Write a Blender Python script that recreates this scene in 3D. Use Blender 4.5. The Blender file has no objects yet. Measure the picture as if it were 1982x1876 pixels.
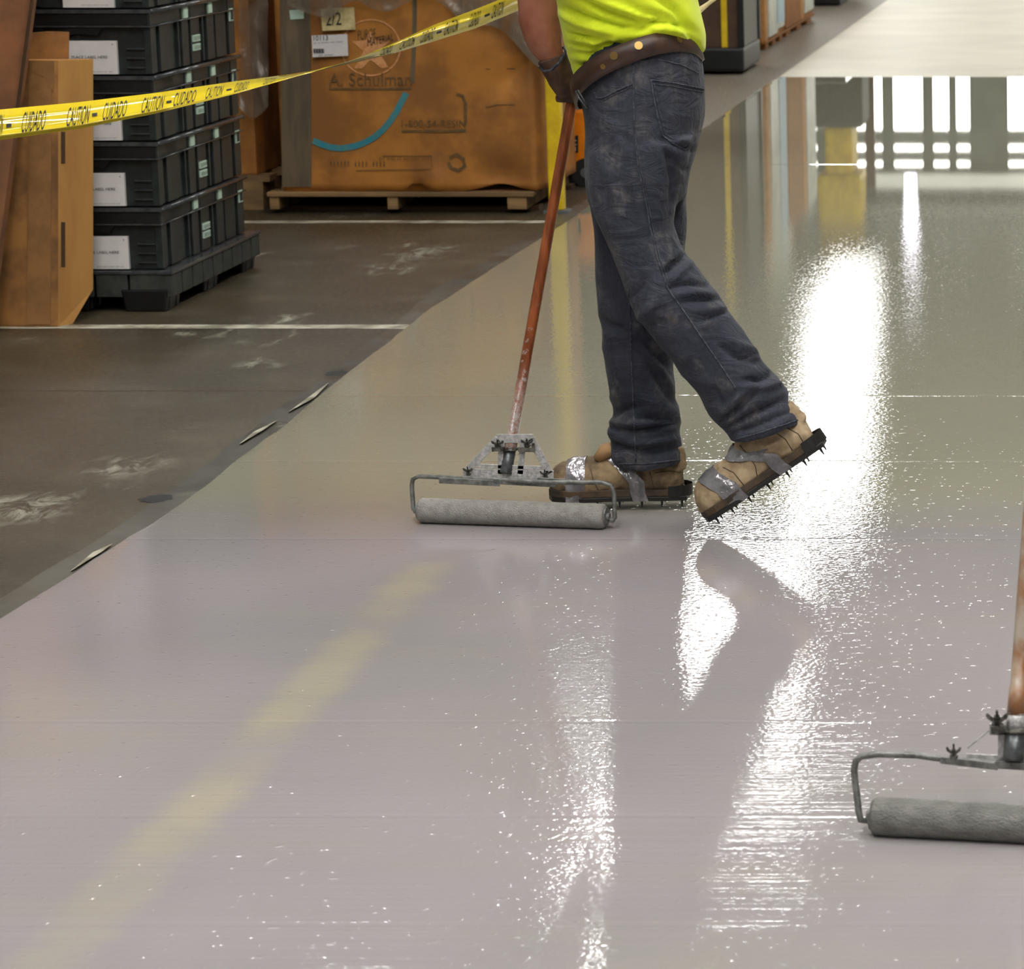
import bpy, bmesh, math, random
import numpy as np
from mathutils import Vector, Matrix, noise
from mathutils.bvhtree import BVHTree

C = bpy.context.scene.collection
random.seed(7)
# ------------------------------------------------------------------ camera
F, CX, CY, H = 6500.0, 2195.0, 938.0, 1.55      # focal length and optical centre of the uncropped photo, eye height
TH = math.atan((CY + 340.0) / F)                # horizon at y = -340
cd = bpy.data.cameras.new('camera'); cam = bpy.data.objects.new('camera', cd); C.objects.link(cam)
cam.location = (0, 0, H); cam.rotation_euler = (math.pi / 2 - TH, 0, 0)
cd.sensor_fit = 'HORIZONTAL'; cd.sensor_width = 36.0; cd.lens = F / 1982.0 * 36.0
cd.shift_x = -(CX - 991.0) / 1982.0; cd.clip_end = 300
cd.dof.use_dof = True; cd.dof.focus_distance = 7.5; cd.dof.aperture_fstop = 13.0
bpy.context.scene.camera = cam
# ------------------------------------------------------------------ light and exposure
w = bpy.data.worlds.new('world'); bpy.context.scene.world = w; w.use_nodes = True
w.node_tree.nodes['Background'].inputs[0].default_value = (0.55, 0.6, 0.65, 1)
w.node_tree.nodes['Background'].inputs[1].default_value = 0.3
vs = bpy.context.scene.view_settings
vs.view_transform = 'Standard'; vs.look = 'None'; vs.gamma = 1.0; vs.use_curve_mapping = False
vs.exposure = 0.0
LAMP = 33.0        # radiance of the high-bay lamps
FARLAMP = 16.0     # the long lamps further down the aisle
MIDLAMP = 28.0
DAY = 9.0          # daylight behind the far windows
# fixtures: x, y centre, half width, half length, height, radiance
FIX = [(1.6, -5.0, .4, 1.3, 6.6, LAMP), (1.6, 1.0, .4, 1.3, 6.6, LAMP), (1.6, 7.0, .4, 1.3, 6.6, LAMP),  # lane-side lamps are added, unseen, to light the worker and goods
       (1.6, 13.0, .4, 1.3, 6.6, LAMP), (1.6, 19.0, .4, 1.3, 6.6, LAMP),
       (-4.6, 3.0, .35, 1.3, 7.0, LAMP * .7), (-2.7, 8.6, .16, 1.3, 7.0, LAMP * 1.4), (-1.5, -1.5, .4, 1.3, 6.6, LAMP), (-1.5, 4.0, .4, 1.3, 6.6, LAMP), (-4.6, 17.0, .3, 1.2, 7.0, MIDLAMP),  # the narrow lamp above the tape is added for its highlights
       (1.9, 27.0, .45, 1.6, 6.6, MIDLAMP), (1.9, 35.0, .45, 1.6, 6.6, MIDLAMP), (1.9, 43.0, .45, 1.6, 6.6, MIDLAMP),  # added lamps further on, brightening the cured floor
       (-4.22, 25.5, .16, .8, 7.0, FARLAMP * 3), (-4.35, 27.9, .09, .5, 7.0, FARLAMP * 3), (-5.2, 30.8, .3, .3, 7.0, FARLAMP * .35), (-3.5, 32.6, .2, .4, 7.0, FARLAMP * .8),
       (-4.3, 36.0, .6, 2.0, 7.0, FARLAMP), (-4.12, 45.0, .45, 2.6, 7.0, FARLAMP), (-4.95, 56.5, .42, 4.2, 7.0, FARLAMP)]

# ------------------------------------------------------------------ measuring helpers (photo point + distance -> place)
ct, st = math.cos(TH), math.sin(TH)
CAM = Vector((0, 0, H)); FW = Vector((0, ct, -st)); UP = Vector((0, st, ct))
def ray(px, py):
    return Vector(((px - CX) / F, 0, 0)) + FW + UP * ((CY - py) / F)
def P(px, py, Y):
    d = ray(px, py); return CAM + d * (Y / d.y)
def G(px, py, z=0.0):
    d = ray(px, py); return CAM + d * ((z - H) / d.z)
def proj(a):
    r = a - np.array(CAM)
    zc = r @ np.array(FW)
    return np.stack([CX + F * r[:, 0] / zc, CY - F * (r @ np.array(UP)) / zc], 1)

# ------------------------------------------------------------------ objects
W = {}
def tag(o, label=None, cat=None, group=None, kind=None):
    if label: o['label'] = label
    if cat: o['category'] = cat
    if group: o['group'] = group
    if kind: o['kind'] = kind
    return o
def thing(name, loc, label, cat, group=None):
    o = bpy.data.objects.new(name, None); C.objects.link(o); o.location = loc
    o.empty_display_size = .1; W[o] = Vector(loc)
    return tag(o, label, cat, group)
def link(name, me, parent, org):
    o = bpy.data.objects.new(name, me); C.objects.link(o)
    if parent is not None:
        o.parent = parent; o.location = org - W[parent]
    else: o.location = org
    W[o] = Vector(org)
    return o
class MB:
    def __init__(s): s.v = []; s.f = []
    def add(s, vs, fs):
        n = len(s.v); s.v += [Vector(v) for v in vs]; s.f += [tuple(i + n for i in f) for f in fs]; return s
    def box(s, c, size, ax=None, taper=None):
        c = Vector(c); X, Y, Z = ax or (Vector((1, 0, 0)), Vector((0, 1, 0)), Vector((0, 0, 1)))
        a, b, h = [q / 2 for q in size]; t = taper or 1.0; vs = []
        for sz in (-1, 1):
            k = t if sz > 0 else 1
            for sx, sy in ((-1, -1), (1, -1), (1, 1), (-1, 1)):
                vs.append(c + X * (a * sx * k) + Y * (b * sy * k) + Z * (h * sz))
        return s.add(vs, [(3, 2, 1, 0), (4, 5, 6, 7), (0, 1, 5, 4), (1, 2, 6, 5), (2, 3, 7, 6), (3, 0, 4, 7)])
    def b2(s, lo, hi):
        lo, hi = Vector(lo), Vector(hi); return s.box((lo + hi) / 2, hi - lo)
    def loft(s, rings, cap=True, closed=True):
        n = len(rings[0]); vs = [p for r in rings for p in r]; fs = []
        for i in range(len(rings) - 1):
            for j in range(n if closed else n - 1):
                k = (j + 1) % n
                fs.append((i * n + j, i * n + k, (i + 1) * n + k, (i + 1) * n + j))
        if cap and closed:
            fs.append(tuple(range(n - 1, -1, -1))); fs.append(tuple((len(rings) - 1) * n + j for j in range(n)))
        return s.add(vs, fs)
    def tube(s, path, r, n=8, cap=True, closed=False):
        path = [Vector(p) for p in path]; m = len(path)
        rs = r if isinstance(r, (list, tuple)) else [r] * m
        rings = []; u = None
        for i, p in enumerate(path):
            t = (path[min(i + 1, m - 1)] - path[max(i - 1, 0)]).normalized()
            if u is None: u = t.orthogonal().normalized()
            u = (u - t * u.dot(t)).normalized(); b = t.cross(u)
            rings.append([p + (u * math.cos(2 * math.pi * j / n) + b * math.sin(2 * math.pi * j / n)) * rs[i] for j in range(n)])
        return s.loft(rings, cap)
    def prism(s, poly, ext):
        ext = Vector(ext); poly = [Vector(p) for p in poly]; n = len(poly)
        vs = poly + [p + ext for p in poly]
        return s.add(vs, [tuple(range(n)), tuple(range(2 * n - 1, n - 1, -1))] + [((i + 1) % n, i, i + n, (i + 1) % n + n) for i in range(n)])
    def mesh(s, name, mat=None, smooth=False, org=None, bevel=0):
        org = Vector(org) if org is not None else Vector((0, 0, 0))
        me = bpy.data.meshes.new(name); me.from_pydata([v - org for v in s.v], [], s.f)
        bm = bmesh.new(); bm.from_mesh(me)
        if bevel:
            bmesh.ops.bevel(bm, geom=[e for e in bm.edges if len(e.link_faces) == 2 and e.calc_face_angle(0) > .6], offset=bevel, segments=2, affect='EDGES', profile=.6)
        bmesh.ops.recalc_face_normals(bm, faces=bm.faces); bm.to_mesh(me); bm.free()
        if mat: me.materials.append(mat)
        if smooth:
            for p in me.polygons: p.use_smooth = True
        return me
    def build(s, name, mat, parent=None, smooth=False, bevel=0, label=None):
        lo = Vector([min(v[i] for v in s.v) for i in range(3)]); hi = Vector([max(v[i] for v in s.v) for i in range(3)])
        org = Vector(((lo.x + hi.x) / 2, (lo.y + hi.y) / 2, lo.z))
        o = link(name, s.mesh(name, mat, smooth, org, bevel), parent, org)
        if smooth == 'auto':
            pass
        if label: o['label'] = label
        return o
def copy_tree(o, parent=None):
    c = o.copy(); C.objects.link(c); c.parent = parent; W[c] = W[o].copy()
    for ch in list(o.children): copy_tree(ch, c)
    return c
def obj_np(name, V, Fc, mat, parent=None, smooth=True, label=None):
    org = Vector(((V[:, 0].min() + V[:, 0].max()) / 2, (V[:, 1].min() + V[:, 1].max()) / 2, V[:, 2].min()))
    me = bpy.data.meshes.new(name); me.from_pydata((V - np.array(org)).tolist(), [], Fc)
    me.materials.append(mat)
    if smooth: me.polygons.foreach_set('use_smooth', [True] * len(me.polygons))
    me.update(); o = link(name, me, parent, org)
    if label: o['label'] = label
    return o
def remesh(mb, voxel, smooth=3):
    me = mb.mesh('tmp'); o = bpy.data.objects.new('tmp', me); C.objects.link(o)
    m = o.modifiers.new('r', 'REMESH'); m.mode = 'VOXEL'; m.voxel_size = voxel
    if smooth:
        m2 = o.modifiers.new('s', 'SMOOTH'); m2.iterations = smooth; m2.factor = .5
    dg = bpy.context.evaluated_depsgraph_get(); e = bpy.data.meshes.new_from_object(o.evaluated_get(dg))
    bpy.data.objects.remove(o); V = np.empty(len(e.vertices) * 3); e.vertices.foreach_get('co', V)
    N = np.empty(len(e.vertices) * 3); e.vertices.foreach_get('normal', N)
    Fc = [tuple(p.vertices) for p in e.polygons]
    bpy.data.meshes.remove(e)
    return V.reshape(-1, 3), N.reshape(-1, 3), Fc
def nz(V, scale, seed=0.0):
    return np.array([noise.noise(Vector((p[0] * scale + seed, p[1] * scale, p[2] * scale))) for p in V])
def folds(V, N, lst, facing=True):
    """lst: (polyline in photo points, width, depth in m): raised (+) or sunk (-) wrinkles following a line on the cloth"""
    px = proj(V); view = V - np.array(CAM); view /= np.linalg.norm(view, axis=1)[:, None]
    fac = np.clip(-(N * view).sum(1) * 2 + .3, 0, 1)
    D = np.zeros(len(V))
    for pl, wd, h in lst:
        dmin = np.full(len(V), 1e9); tt = np.zeros(len(V)); n = len(pl) - 1
        for i in range(n):
            a = np.array(pl[i], float); b = np.array(pl[i + 1], float); ab = b - a
            t = np.clip(((px - a) @ ab) / (ab @ ab), 0, 1); d = np.linalg.norm(px - a - t[:, None] * ab, axis=1)
            k = d < dmin; dmin[k] = d[k]; tt[k] = (i + t[k]) / n
        D += h * np.exp(-(dmin / wd) ** 2) * np.sin(np.pi * np.clip(tt * .86 + .07, 0, 1)) ** .6
    return V + N * (D * fac)[:, None]
def bvh_of(V, Fc): return BVHTree.FromPolygons([Vector(v) for v in V], Fc)
def drape(bvh, pts, step=6, lift=.0006):
    out = []
    for i in range(len(pts) - 1):
        (x0, y0), (x1, y1) = pts[i], pts[i + 1]; n = max(1, int(math.hypot(x1 - x0, y1 - y0) / step))
        for k in range(n + (i == len(pts) - 2)):
            t = k / n; hit, nor, _, _ = bvh.ray_cast(CAM, ray(x0 + (x1 - x0) * t, y0 + (y1 - y0) * t).normalized())
            if hit is not None: out.append((hit + nor * lift, nor))
    return out

# ------------------------------------------------------------------ materials
def lin(c): return tuple((x / 255 / 12.92) if x / 255 <= .04045 else ((x / 255 + .055) / 1.055) ** 2.4 for x in c)
class NT:
    def __init__(s, name):
        s.m = bpy.data.materials.new(name); s.m.use_nodes = True; s.t = s.m.node_tree; s.b = s.t.nodes['Principled BSDF']
        s.out = s.t.nodes['Material Output']; s._tc = None
    def n(s, typ, **kw):
        x = s.t.nodes.new(typ)
        for k, v in kw.items():
            if k.startswith('i_'):
                kk = k[2:]; kk = int(kk) if kk.isdigit() else kk; x.inputs[kk].default_value = v
            else: setattr(x, k, v)
        return x
    def l(s, a, b): s.t.links.new(a, b)
    def pos(s):
        if s._tc is None: s._tc = s.n('ShaderNodeNewGeometry').outputs['Position']
        return s._tc
    def co(s):
        return s.n('ShaderNodeTexCoord').outputs['Object']
    def noise(s, scale, detail=3, rough=.55, vec=None, stretch=None, dist=0):
        v = vec or s.co()
        if stretch:
            mp = s.n('ShaderNodeMapping'); mp.inputs['Scale'].default_value = stretch; s.l(v, mp.inputs[0]); v = mp.outputs[0]
        x = s.n('ShaderNodeTexNoise'); x.inputs['Scale'].default_value = scale; x.inputs['Detail'].default_value = detail
        x.inputs['Roughness'].default_value = rough; x.inputs['Distortion'].default_value = dist; s.l(v, x.inputs['Vector']); return x.outputs['Fac']
    def ramp(s, fac, a, b, lo=0.0, hi=1.0):
        r = s.n('ShaderNodeMapRange'); r.inputs[1].default_value = a; r.inputs[2].default_value = b
        r.inputs[3].default_value = lo; r.inputs[4].default_value = hi; r.interpolation_type = 'SMOOTHSTEP'; s.l(fac, r.inputs[0]); return r.outputs[0]
    def math(s, op, a, b=None):
        m = s.n('ShaderNodeMath', operation=op)
        for i, q in enumerate((a, b)):
            if q is None: continue
            if isinstance(q, (int, float)): m.inputs[i].default_value = q
            else: s.l(q, m.inputs[i])
        return m.outputs[0]
    def mix(s, fac, a, b):
        m = s.n('ShaderNodeMix', data_type='RGBA')
        for i, q in ((0, fac), (6, a), (7, b)):
            if isinstance(q, (int, float)): m.inputs[i].default_value = q
            elif isinstance(q, tuple): m.inputs[i].default_value = (*q[:3], 1)
            else: s.l(q, m.inputs[i])
        return m.outputs[2]
    def bump(s, h, strength, dist, prev=None):
        b = s.n('ShaderNodeBump'); b.inputs['Strength'].default_value = strength; b.inputs['Distance'].default_value = dist
        s.l(h, b.inputs['Height'])
        if prev: s.l(prev, b.inputs['Normal'])
        return b.outputs[0]
    def fin(s, col=None, rough=None, nor=None, metal=0, **kw):
        for k, q in (('Base Color', col), ('Roughness', rough), ('Normal', nor), ('Metallic', metal)):
            if q is None: continue
            if isinstance(q, tuple): s.b.inputs[k].default_value = (*q[:3], 1)
            elif isinstance(q, (int, float)): s.b.inputs[k].default_value = q
            else: s.l(q, s.b.inputs[k])
        for k, q in kw.items(): s.b.inputs[k.replace('_', ' ')].default_value = q
        return s.m
def plain(name, c, rough=.5, metal=0, var=.25, scale=12, bump=.15, bs=60, dist=.002, stretch=None, c2=None):
    t = NT(name); a = lin(c); b = lin(c2) if c2 else tuple(x * (1 - var) for x in a)
    col = t.mix(t.ramp(t.noise(scale, 4, .6, stretch=stretch), .35, .65), a, b)
    nor = t.bump(t.noise(bs, 3, stretch=stretch), bump, dist) if bump else None
    return t.fin(col, rough, nor, metal)
def emit(name, c, s):
    t = NT(name); return t.fin((0.0, 0.0, 0.0), .5, Emission_Color=(*c, 1), Emission_Strength=s)
M = {}
# concrete
t = NT('bare_concrete'); p = t.pos()
big = t.noise(.55, 5, .6, p); mid = t.noise(3.2, 5, .65, p); fine = t.noise(55, 3, .6, p)
c = t.mix(t.ramp(big, .35, .65), lin((66, 56, 39)), lin((49, 42, 29)))
c = t.mix(t.ramp(mid, .45, .8, 0, .55), c, lin((96, 90, 74)))
scuff = t.math('MULTIPLY', t.ramp(t.noise(1.1, 2, .5, p), .55, .68), t.ramp(t.noise(9, 5, .75, p, stretch=(1, .35, 1), dist=.6), .55, .72))
c = t.mix(t.math('MULTIPLY', scuff, .75), c, lin((176, 172, 152)))
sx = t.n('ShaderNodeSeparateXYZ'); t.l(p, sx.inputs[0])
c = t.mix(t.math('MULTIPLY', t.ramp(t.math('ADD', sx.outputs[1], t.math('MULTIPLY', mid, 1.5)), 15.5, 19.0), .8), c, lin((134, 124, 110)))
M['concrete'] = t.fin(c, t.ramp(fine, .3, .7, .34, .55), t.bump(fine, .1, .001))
# wet epoxy
t = NT('wet_epoxy_coating'); p = t.pos(); sx = t.n('ShaderNodeSeparateXYZ'); t.l(p, sx.inputs[0]); X, Y = sx.outputs[0], sx.outputs[1]
big = t.noise(.9, 3, .5, p); c = t.mix(t.ramp(big, .3, .7), lin((152, 144, 147)), lin((142, 137, 137)))
c = t.mix(t.ramp(t.noise(2.6, 3, .5, p, stretch=(.5, 2.5, 1)), .45, .75, 0, .35), c, lin((150, 143, 133)))
# ahead of the roller the first thin coat is greyer and greener
thin = t.ramp(t.math('ADD', Y, t.math('MULTIPLY', t.noise(2, 2, .5, p), .5)), 7.5, 8.1)
c = t.mix(thin, c, lin((146, 143, 126)))
# the old yellow guide line shows through where the coat is thin
yl = t.math('ABSOLUTE', t.math('ADD', X, 1.5)); yl = t.ramp(t.math('ADD', yl, t.math('MULTIPLY', t.noise(6, 3, .6, p, stretch=(.4, 3, 1)), .07)), .05, .12, 1, 0)
yl = t.math('MULTIPLY', yl, t.ramp(t.noise(2.2, 2, .5, p), .35, .65, .05, .26))
yl = t.math('MULTIPLY', yl, t.ramp(Y, 6.9, 7.1, 1, 0))
c = t.mix(yl, c, lin((196, 184, 122)))
peel = t.noise(95, 1, .5, p); soft = t.noise(7, 2, .5, p)
stroke = t.noise(5, 4, .6, p, stretch=(.25, 9, 1))
sm = t.math('MULTIPLY', t.ramp(Y, 5.2, 6.4, 1, .12), t.ramp(t.noise(1.3, 2, .5, p), .4, .6, .25, 1))
lev = t.ramp(Y, 10.5, 15.0, 1.0, .02)
spk = t.ramp(t.noise(62, 1, .5, p), .64, .8)
n1 = t.bump(t.math('MULTIPLY', peel, lev), 1.0, .0003); n2 = t.bump(t.math('MULTIPLY', soft, lev), 1.0, .0002, n1); n3 = t.bump(t.math('MULTIPLY', t.math('MULTIPLY', stroke, lev), sm), 1.0, .0011, t.bump(t.math('MULTIPLY', spk, t.ramp(Y, 6.5, 10.0, 1.0, .0)), 1.0, .00035, n2))
M['wet'] = t.fin(c, t.ramp(Y, 9.0, 14.0, .032, .012), n3, IOR=1.5)
# cured epoxy further on
t = NT('cured_epoxy_coating'); p = t.pos()
c = t.mix(t.ramp(t.noise(1.5, 3, .5, p), .3, .7), lin((222, 215, 196)), lin((208, 202, 184)))
M['cured'] = t.fin(c, .42, t.bump(t.noise(30, 2, .5, p), .3, .002))
t = NT('wet_primer'); p = t.pos()
M['primer'] = t.fin(t.mix(t.ramp(t.noise(2.5, 3, .5, p, stretch=(1, .35, 1)), .3, .7), lin((56, 53, 47)), lin((84, 80, 72))), t.ramp(t.noise(5, 2, .5, p), .3, .7, .3, .5), t.bump(t.noise(50, 2, .5, p), .3, .001))
M['line'] = plain('worn_white_paint', (188, 184, 166), .5, scale=9, c2=(120, 114, 98), bump=.1)
M['wall'] = plain('painted_block', (150, 156, 150), .7, scale=1.2, var=.15)
M['ceil'] = plain('ceiling_deck', (196, 200, 194), .8, scale=.8, var=.12)
M['steel'] = plain('painted_steel', (110, 116, 118), .45, 0.3, scale=3)
M['rust'] = plain('red_brown_steel', (120, 74, 52), .6, scale=5)
M['card'] = plain('cardboard', (188, 138, 72), .8, scale=5, c2=(170, 120, 60), bump=.2, bs=140, stretch=(1, 1, .4))
M['card_darker'] = plain('darker_cardboard', (166, 114, 58), .8, scale=5, c2=(108, 74, 42), bump=.25, bs=90)
M['card_dark'] = plain('dark_cardboard', (140, 88, 50), .8, scale=4, c2=(100, 66, 42), bump=.2, bs=120)
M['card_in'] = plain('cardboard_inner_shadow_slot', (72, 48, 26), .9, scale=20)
M['black'] = plain('black_plastic', (19, 21, 23), .38, scale=25, c2=(13, 14, 16), bump=.15, bs=160)
M['blackrib'] = plain('black_plastic_worn', (34, 41, 41), .4, scale=14, c2=(19, 22, 24), bump=.2, bs=120)
M['rim'] = plain('black_plastic_rim_painted_highlight', (66, 68, 70), .16, scale=40, c2=(48, 50, 52), bump=.25, bs=45)  # lighter grey puts the lip highlights into the colour
M['palletblack'] = plain('dusty_black_plastic', (54, 56, 50), .6, scale=18, c2=(36, 38, 35), bump=.2)
M['white'] = plain('white_label_paper', (214, 208, 206), .55, var=.08, bump=0)
M['sticker'] = plain('pale_green_sticker', (190, 214, 196), .5, var=.1, bump=0)
M['cream'] = plain('cream_label_paper', (214, 196, 142), .6, c2=(170, 152, 104), scale=14, bump=0)
M['ink'] = plain('black_ink', (28, 28, 30), .6, var=0, bump=0)
M['inkfade'] = plain('faded_print_ink', (84, 70, 44), .8, scale=60, c2=(120, 82, 38), bump=0)
M['inkpale'] = plain('pale_print_ink', (214, 154, 104), .8, scale=50, c2=(196, 132, 76), bump=0)
M['gay'] = plain('orange_cardboard', (182, 120, 46), .75, scale=3.5, c2=(136, 86, 34), bump=.25, bs=40, dist=.004)
M['gayside'] = plain('tan_cardboard', (206, 152, 82), .8, scale=4, c2=(184, 126, 62))
M['grime'] = plain('grey_brown_corner_board', (108, 92, 68), .7, scale=14, c2=(76, 66, 52), stretch=(1, 1, .15))
M['blue'] = plain('blue_print', (38, 128, 146), .6, scale=40, c2=(70, 128, 130), bump=0)
M['wood'] = plain('rough_pallet_wood', (150, 118, 76), .8, scale=9, c2=(104, 80, 50), bump=.4, bs=60, stretch=(.2, 1, 1))
M['dark'] = plain('dark_wrap_and_shade_fill', (30, 28, 26), .5, scale=4, c2=(18, 17, 16), bump=.6, bs=9, dist=.03)  # also stands in for the unlit gaps behind the goods
M['yellow'] = plain('yellow_safety_paint', (228, 196, 24), .4, scale=10, c2=(206, 170, 20))
M['orange'] = plain('orange_machine_paint', (240, 140, 16), .35, scale=6, c2=(214, 116, 12), bump=.05)
M['rubber'] = plain('black_rubber', (24, 24, 24), .7)
M['copper'] = None
t = NT('varnished_pole_wood'); co = t.co(); sx = t.n('ShaderNodeSeparateXYZ'); t.l(co, sx.inputs[0])
c = t.mix(t.ramp(t.noise(7, 4, .6, stretch=(6, 6, .6)), .35, .65), lin((158, 84, 42)), lin((112, 56, 28)))
sp = t.math('MULTIPLY', t.ramp(sx.outputs[2], .04, .22, 1, 0), t.ramp(t.noise(150, 4, .7), .3, .62))
sp = t.math('MAXIMUM', sp, t.math('MULTIPLY', t.ramp(sx.outputs[2], .1, .4, .8, 0), t.ramp(t.noise(60, 3, .6), .58, .63)))
M['copper'] = t.fin(t.mix(sp, c, lin((172, 168, 164))), .28, t.bump(t.noise(120, 3), .15, .001))
t = NT('paint_smeared_pole_wood')
c = t.mix(t.ramp(t.noise(14, 4, .6), .35, .65), lin((140, 92, 52)), lin((172, 160, 146)))
M['pole2'] = t.fin(c, .35, t.bump(t.noise(100, 3), .3, .001))
M['zinc'] = plain('paint_splashed_zinc', (168, 166, 164), .35, .25, scale=120, c2=(206, 202, 202), bump=.8, bs=260, dist=.002)
M['wire'] = plain('grey_painted_wire', (128, 128, 124), .4, .3, scale=60, c2=(92, 92, 88), bump=.5, bs=200)
M['ferrule'] = plain('grey_ferrule', (104, 106, 108), .35, .5, scale=40, c2=(74, 76, 78), bump=.3)
M['nut'] = plain('grimy_wing_nut', (52, 50, 44), .4, .4, scale=60, c2=(120, 118, 110), bump=.4)
M['nap'] = plain('paint_soaked_nap', (156, 152, 147), .5, scale=60, c2=(138, 134, 128), bump=1.0, bs=330, dist=.004)
M['nap2'] = plain('grey_green_paint_soaked_nap', (122, 121, 116), .5, scale=60, c2=(102, 101, 96), bump=1.0, bs=330, dist=.004, stretch=(.5, 1, 1))
M['tapeyellow'] = None
t = NT('yellow_barrier_film')
M['tapeyellow'] = t.fin(t.mix(t.ramp(t.noise(9, 2), .3, .7), lin((238, 214, 48)), lin((226, 198, 38))), .1, t.bump(t.noise(14, 2, stretch=(.4, 3, 3)), .12, .004), Coat_Weight=1.0)
M['shirt'] = None
t = NT('neon_yellow_jersey')
c = t.mix(t.ramp(t.noise(6, 3, .5), .3, .7), lin((226, 240, 38)), lin((212, 230, 24)))
M['shirt'] = t.fin(c, .85, t.bump(t.noise(500, 2), .2, .0008), Sheen_Weight=.15)
t = NT('faded_dark_denim')
n1 = t.noise(4.5, 4, .6); n2 = t.noise(70, 4, .7, stretch=(1.6, 1.6, .6)); n3 = t.noise(11, 4, .65); n4 = t.noise(16, 3, .55, stretch=(.8, 1, 1.7), dist=1.2)
c = t.mix(t.ramp(n1, .3, .62), lin((26, 30, 45)), lin((54, 56, 69)))
c = t.mix(t.ramp(n3, .5, .72, 0, .75), c, lin((102, 98, 94)))
c = t.mix(t.ramp(n2, .35, .65, 0, .45), c, lin((26, 29, 40)))
M['denim'] = t.fin(c, .85, t.bump(n4, .8, .010, t.bump(n2, .5, .0015)), Sheen_Weight=.05)
M['seam'] = plain('denim_seam_thread', (78, 80, 90), .8, scale=120, c2=(36, 40, 52), bump=.3)
M['belt'] = plain('brown_leather', (74, 50, 38), .42, scale=22, c2=(54, 36, 28), bump=.3)
M['brass'] = plain('brass_stud', (196, 160, 96), .3, .9, var=.2, bump=0)
M['skin'] = plain('ruddy_skin', (176, 116, 92), .5, scale=9, c2=(150, 88, 68), bump=.1, bs=200, dist=.001)
M['hair'] = plain('brown_hair', (60, 44, 32), .6, scale=60)
M['glove'] = plain('brown_work_glove', (96, 66, 50), .7, scale=30, c2=(66, 46, 36), bump=.4)
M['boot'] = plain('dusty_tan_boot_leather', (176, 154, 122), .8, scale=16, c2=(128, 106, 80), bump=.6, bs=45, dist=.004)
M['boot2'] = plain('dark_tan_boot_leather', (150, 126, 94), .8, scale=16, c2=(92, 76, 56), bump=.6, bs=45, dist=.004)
M['tongue'] = plain('orange_tan_suede', (170, 132, 92), .8, scale=20)
M['duct'] = plain('silver_duct_tape', (168, 164, 168), .22, .55, scale=16, c2=(120, 116, 120), bump=.9, bs=28, dist=.008, stretch=(1, 1, 1))
M['midsole'] = plain('dark_brown_boot_welt', (84, 66, 48), .7, scale=30, c2=(54, 44, 34))
M['sole'] = plain('black_spiked_sole_plate', (34, 32, 30), .4, scale=30)
M['tape_clear'] = plain('brown_packing_tape', (150, 108, 66), .25, scale=8, c2=(128, 92, 58), bump=.5, bs=18, dist=.006)
t = NT('clear_stretch_film'); tr = t.n('ShaderNodeBsdfTransparent'); mx = t.n('ShaderNodeMixShader')
t.fin(lin((118, 106, 92)), .22, t.bump(t.noise(9, 3, .6, stretch=(1, 1, .5), dist=1), .8, .02))
t.l(t.ramp(t.noise(5, 4, .6, stretch=(1.5, 1, .6), dist=.8),   .3, .66, .22, .85), mx.inputs[0]); t.l(tr.outputs[0], mx.inputs[1]); t.l(t.b.outputs[0], mx.inputs[2]); t.l(mx.outputs[0], t.out.inputs[0])
M['film'] = t.m
t = NT('chalky_scuff'); tr = t.n('ShaderNodeBsdfTransparent'); mx = t.n('ShaderNodeMixShader'); p = t.pos(); t.fin(lin((170, 166, 148)), .7)
vc = t.n('ShaderNodeVertexColor'); vc.layer_name = 'edge'
t.l(t.math('MULTIPLY', vc.outputs[0], t.ramp(t.noise(14, 5, .75, p, stretch=(1, .4, 1), dist=.8), .42, .66, 0, .8)), mx.inputs[0]); t.l(tr.outputs[0], mx.inputs[1]); t.l(t.b.outputs[0], mx.inputs[2]); t.l(mx.outputs[0], t.out.inputs[0])
M['scuff'] = t.m
M['wrapwhite'] = plain('white_wrapped_board', (214, 216, 206), .4, scale=5, c2=(184, 190, 178), bump=.4, bs=10, dist=.01)
M['wrapblue'] = plain('pale_blue_label', (186, 210, 226), .5, var=.1, bump=0)
M['tan'] = plain('tan_board', (196, 138, 76), .7)
M['brown'] = plain('brown_carton', (158, 102, 44), .75)

# ------------------------------------------------------------------ writing
_txt = {}
def text2d(s, fine=False):
    if s not in _txt:
        cu = bpy.data.curves.new('t', 'FONT'); cu.body = s; cu.size = 1; cu.resolution_u = 3
        o = bpy.data.objects.new('t', cu); C.objects.link(o)
        dg = bpy.context.evaluated_depsgraph_get(); me = bpy.data.meshes.new_from_object(o.evaluated_get(dg))
        if fine:
            bm = bmesh.new(); bm.from_mesh(me); bmesh.ops.triangulate(bm, faces=bm.faces); bmesh.ops.subdivide_edges(bm, edges=[e for e in bm.edges if abs(e.verts[0].co.y - e.verts[1].co.y) > .12], cuts=5, use_grid_fill=False); bm.to_mesh(me); bm.free()
        V = np.array([v.co[:2] for v in me.vertices]); Fc = [tuple(p.vertices) for p in me.polygons]
        V -= V.min(0); V /= V.max(0)                   # unit square
        _txt[s] = (V, Fc); bpy.data.objects.remove(o); bpy.data.meshes.remove(me)
    return _txt[s]
def write(s, org, xd, yd, mat, parent, name='lettering'):
    """text filling the rectangle org + [0,1] xd + [0,1] yd"""
    V, Fc = text2d(s); org, xd, yd = Vector(org), Vector(xd), Vector(yd); b = MB()
    b.add([org + xd * a + yd * c for a, c in V], Fc)
    return b.build(name, mat, parent)
# ------------------------------------------------------------------ the building
def struct(name, o): o['kind'] = 'structure'; return o
XL, XR, YB, YE, ZC = -9.0, 9.0, -9.0, 90.0, 7.6
b = MB().b2((XL, YB, -.2), (XR, YE, 0)); floor = struct('floor', b.build('floor', M['concrete']))
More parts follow.
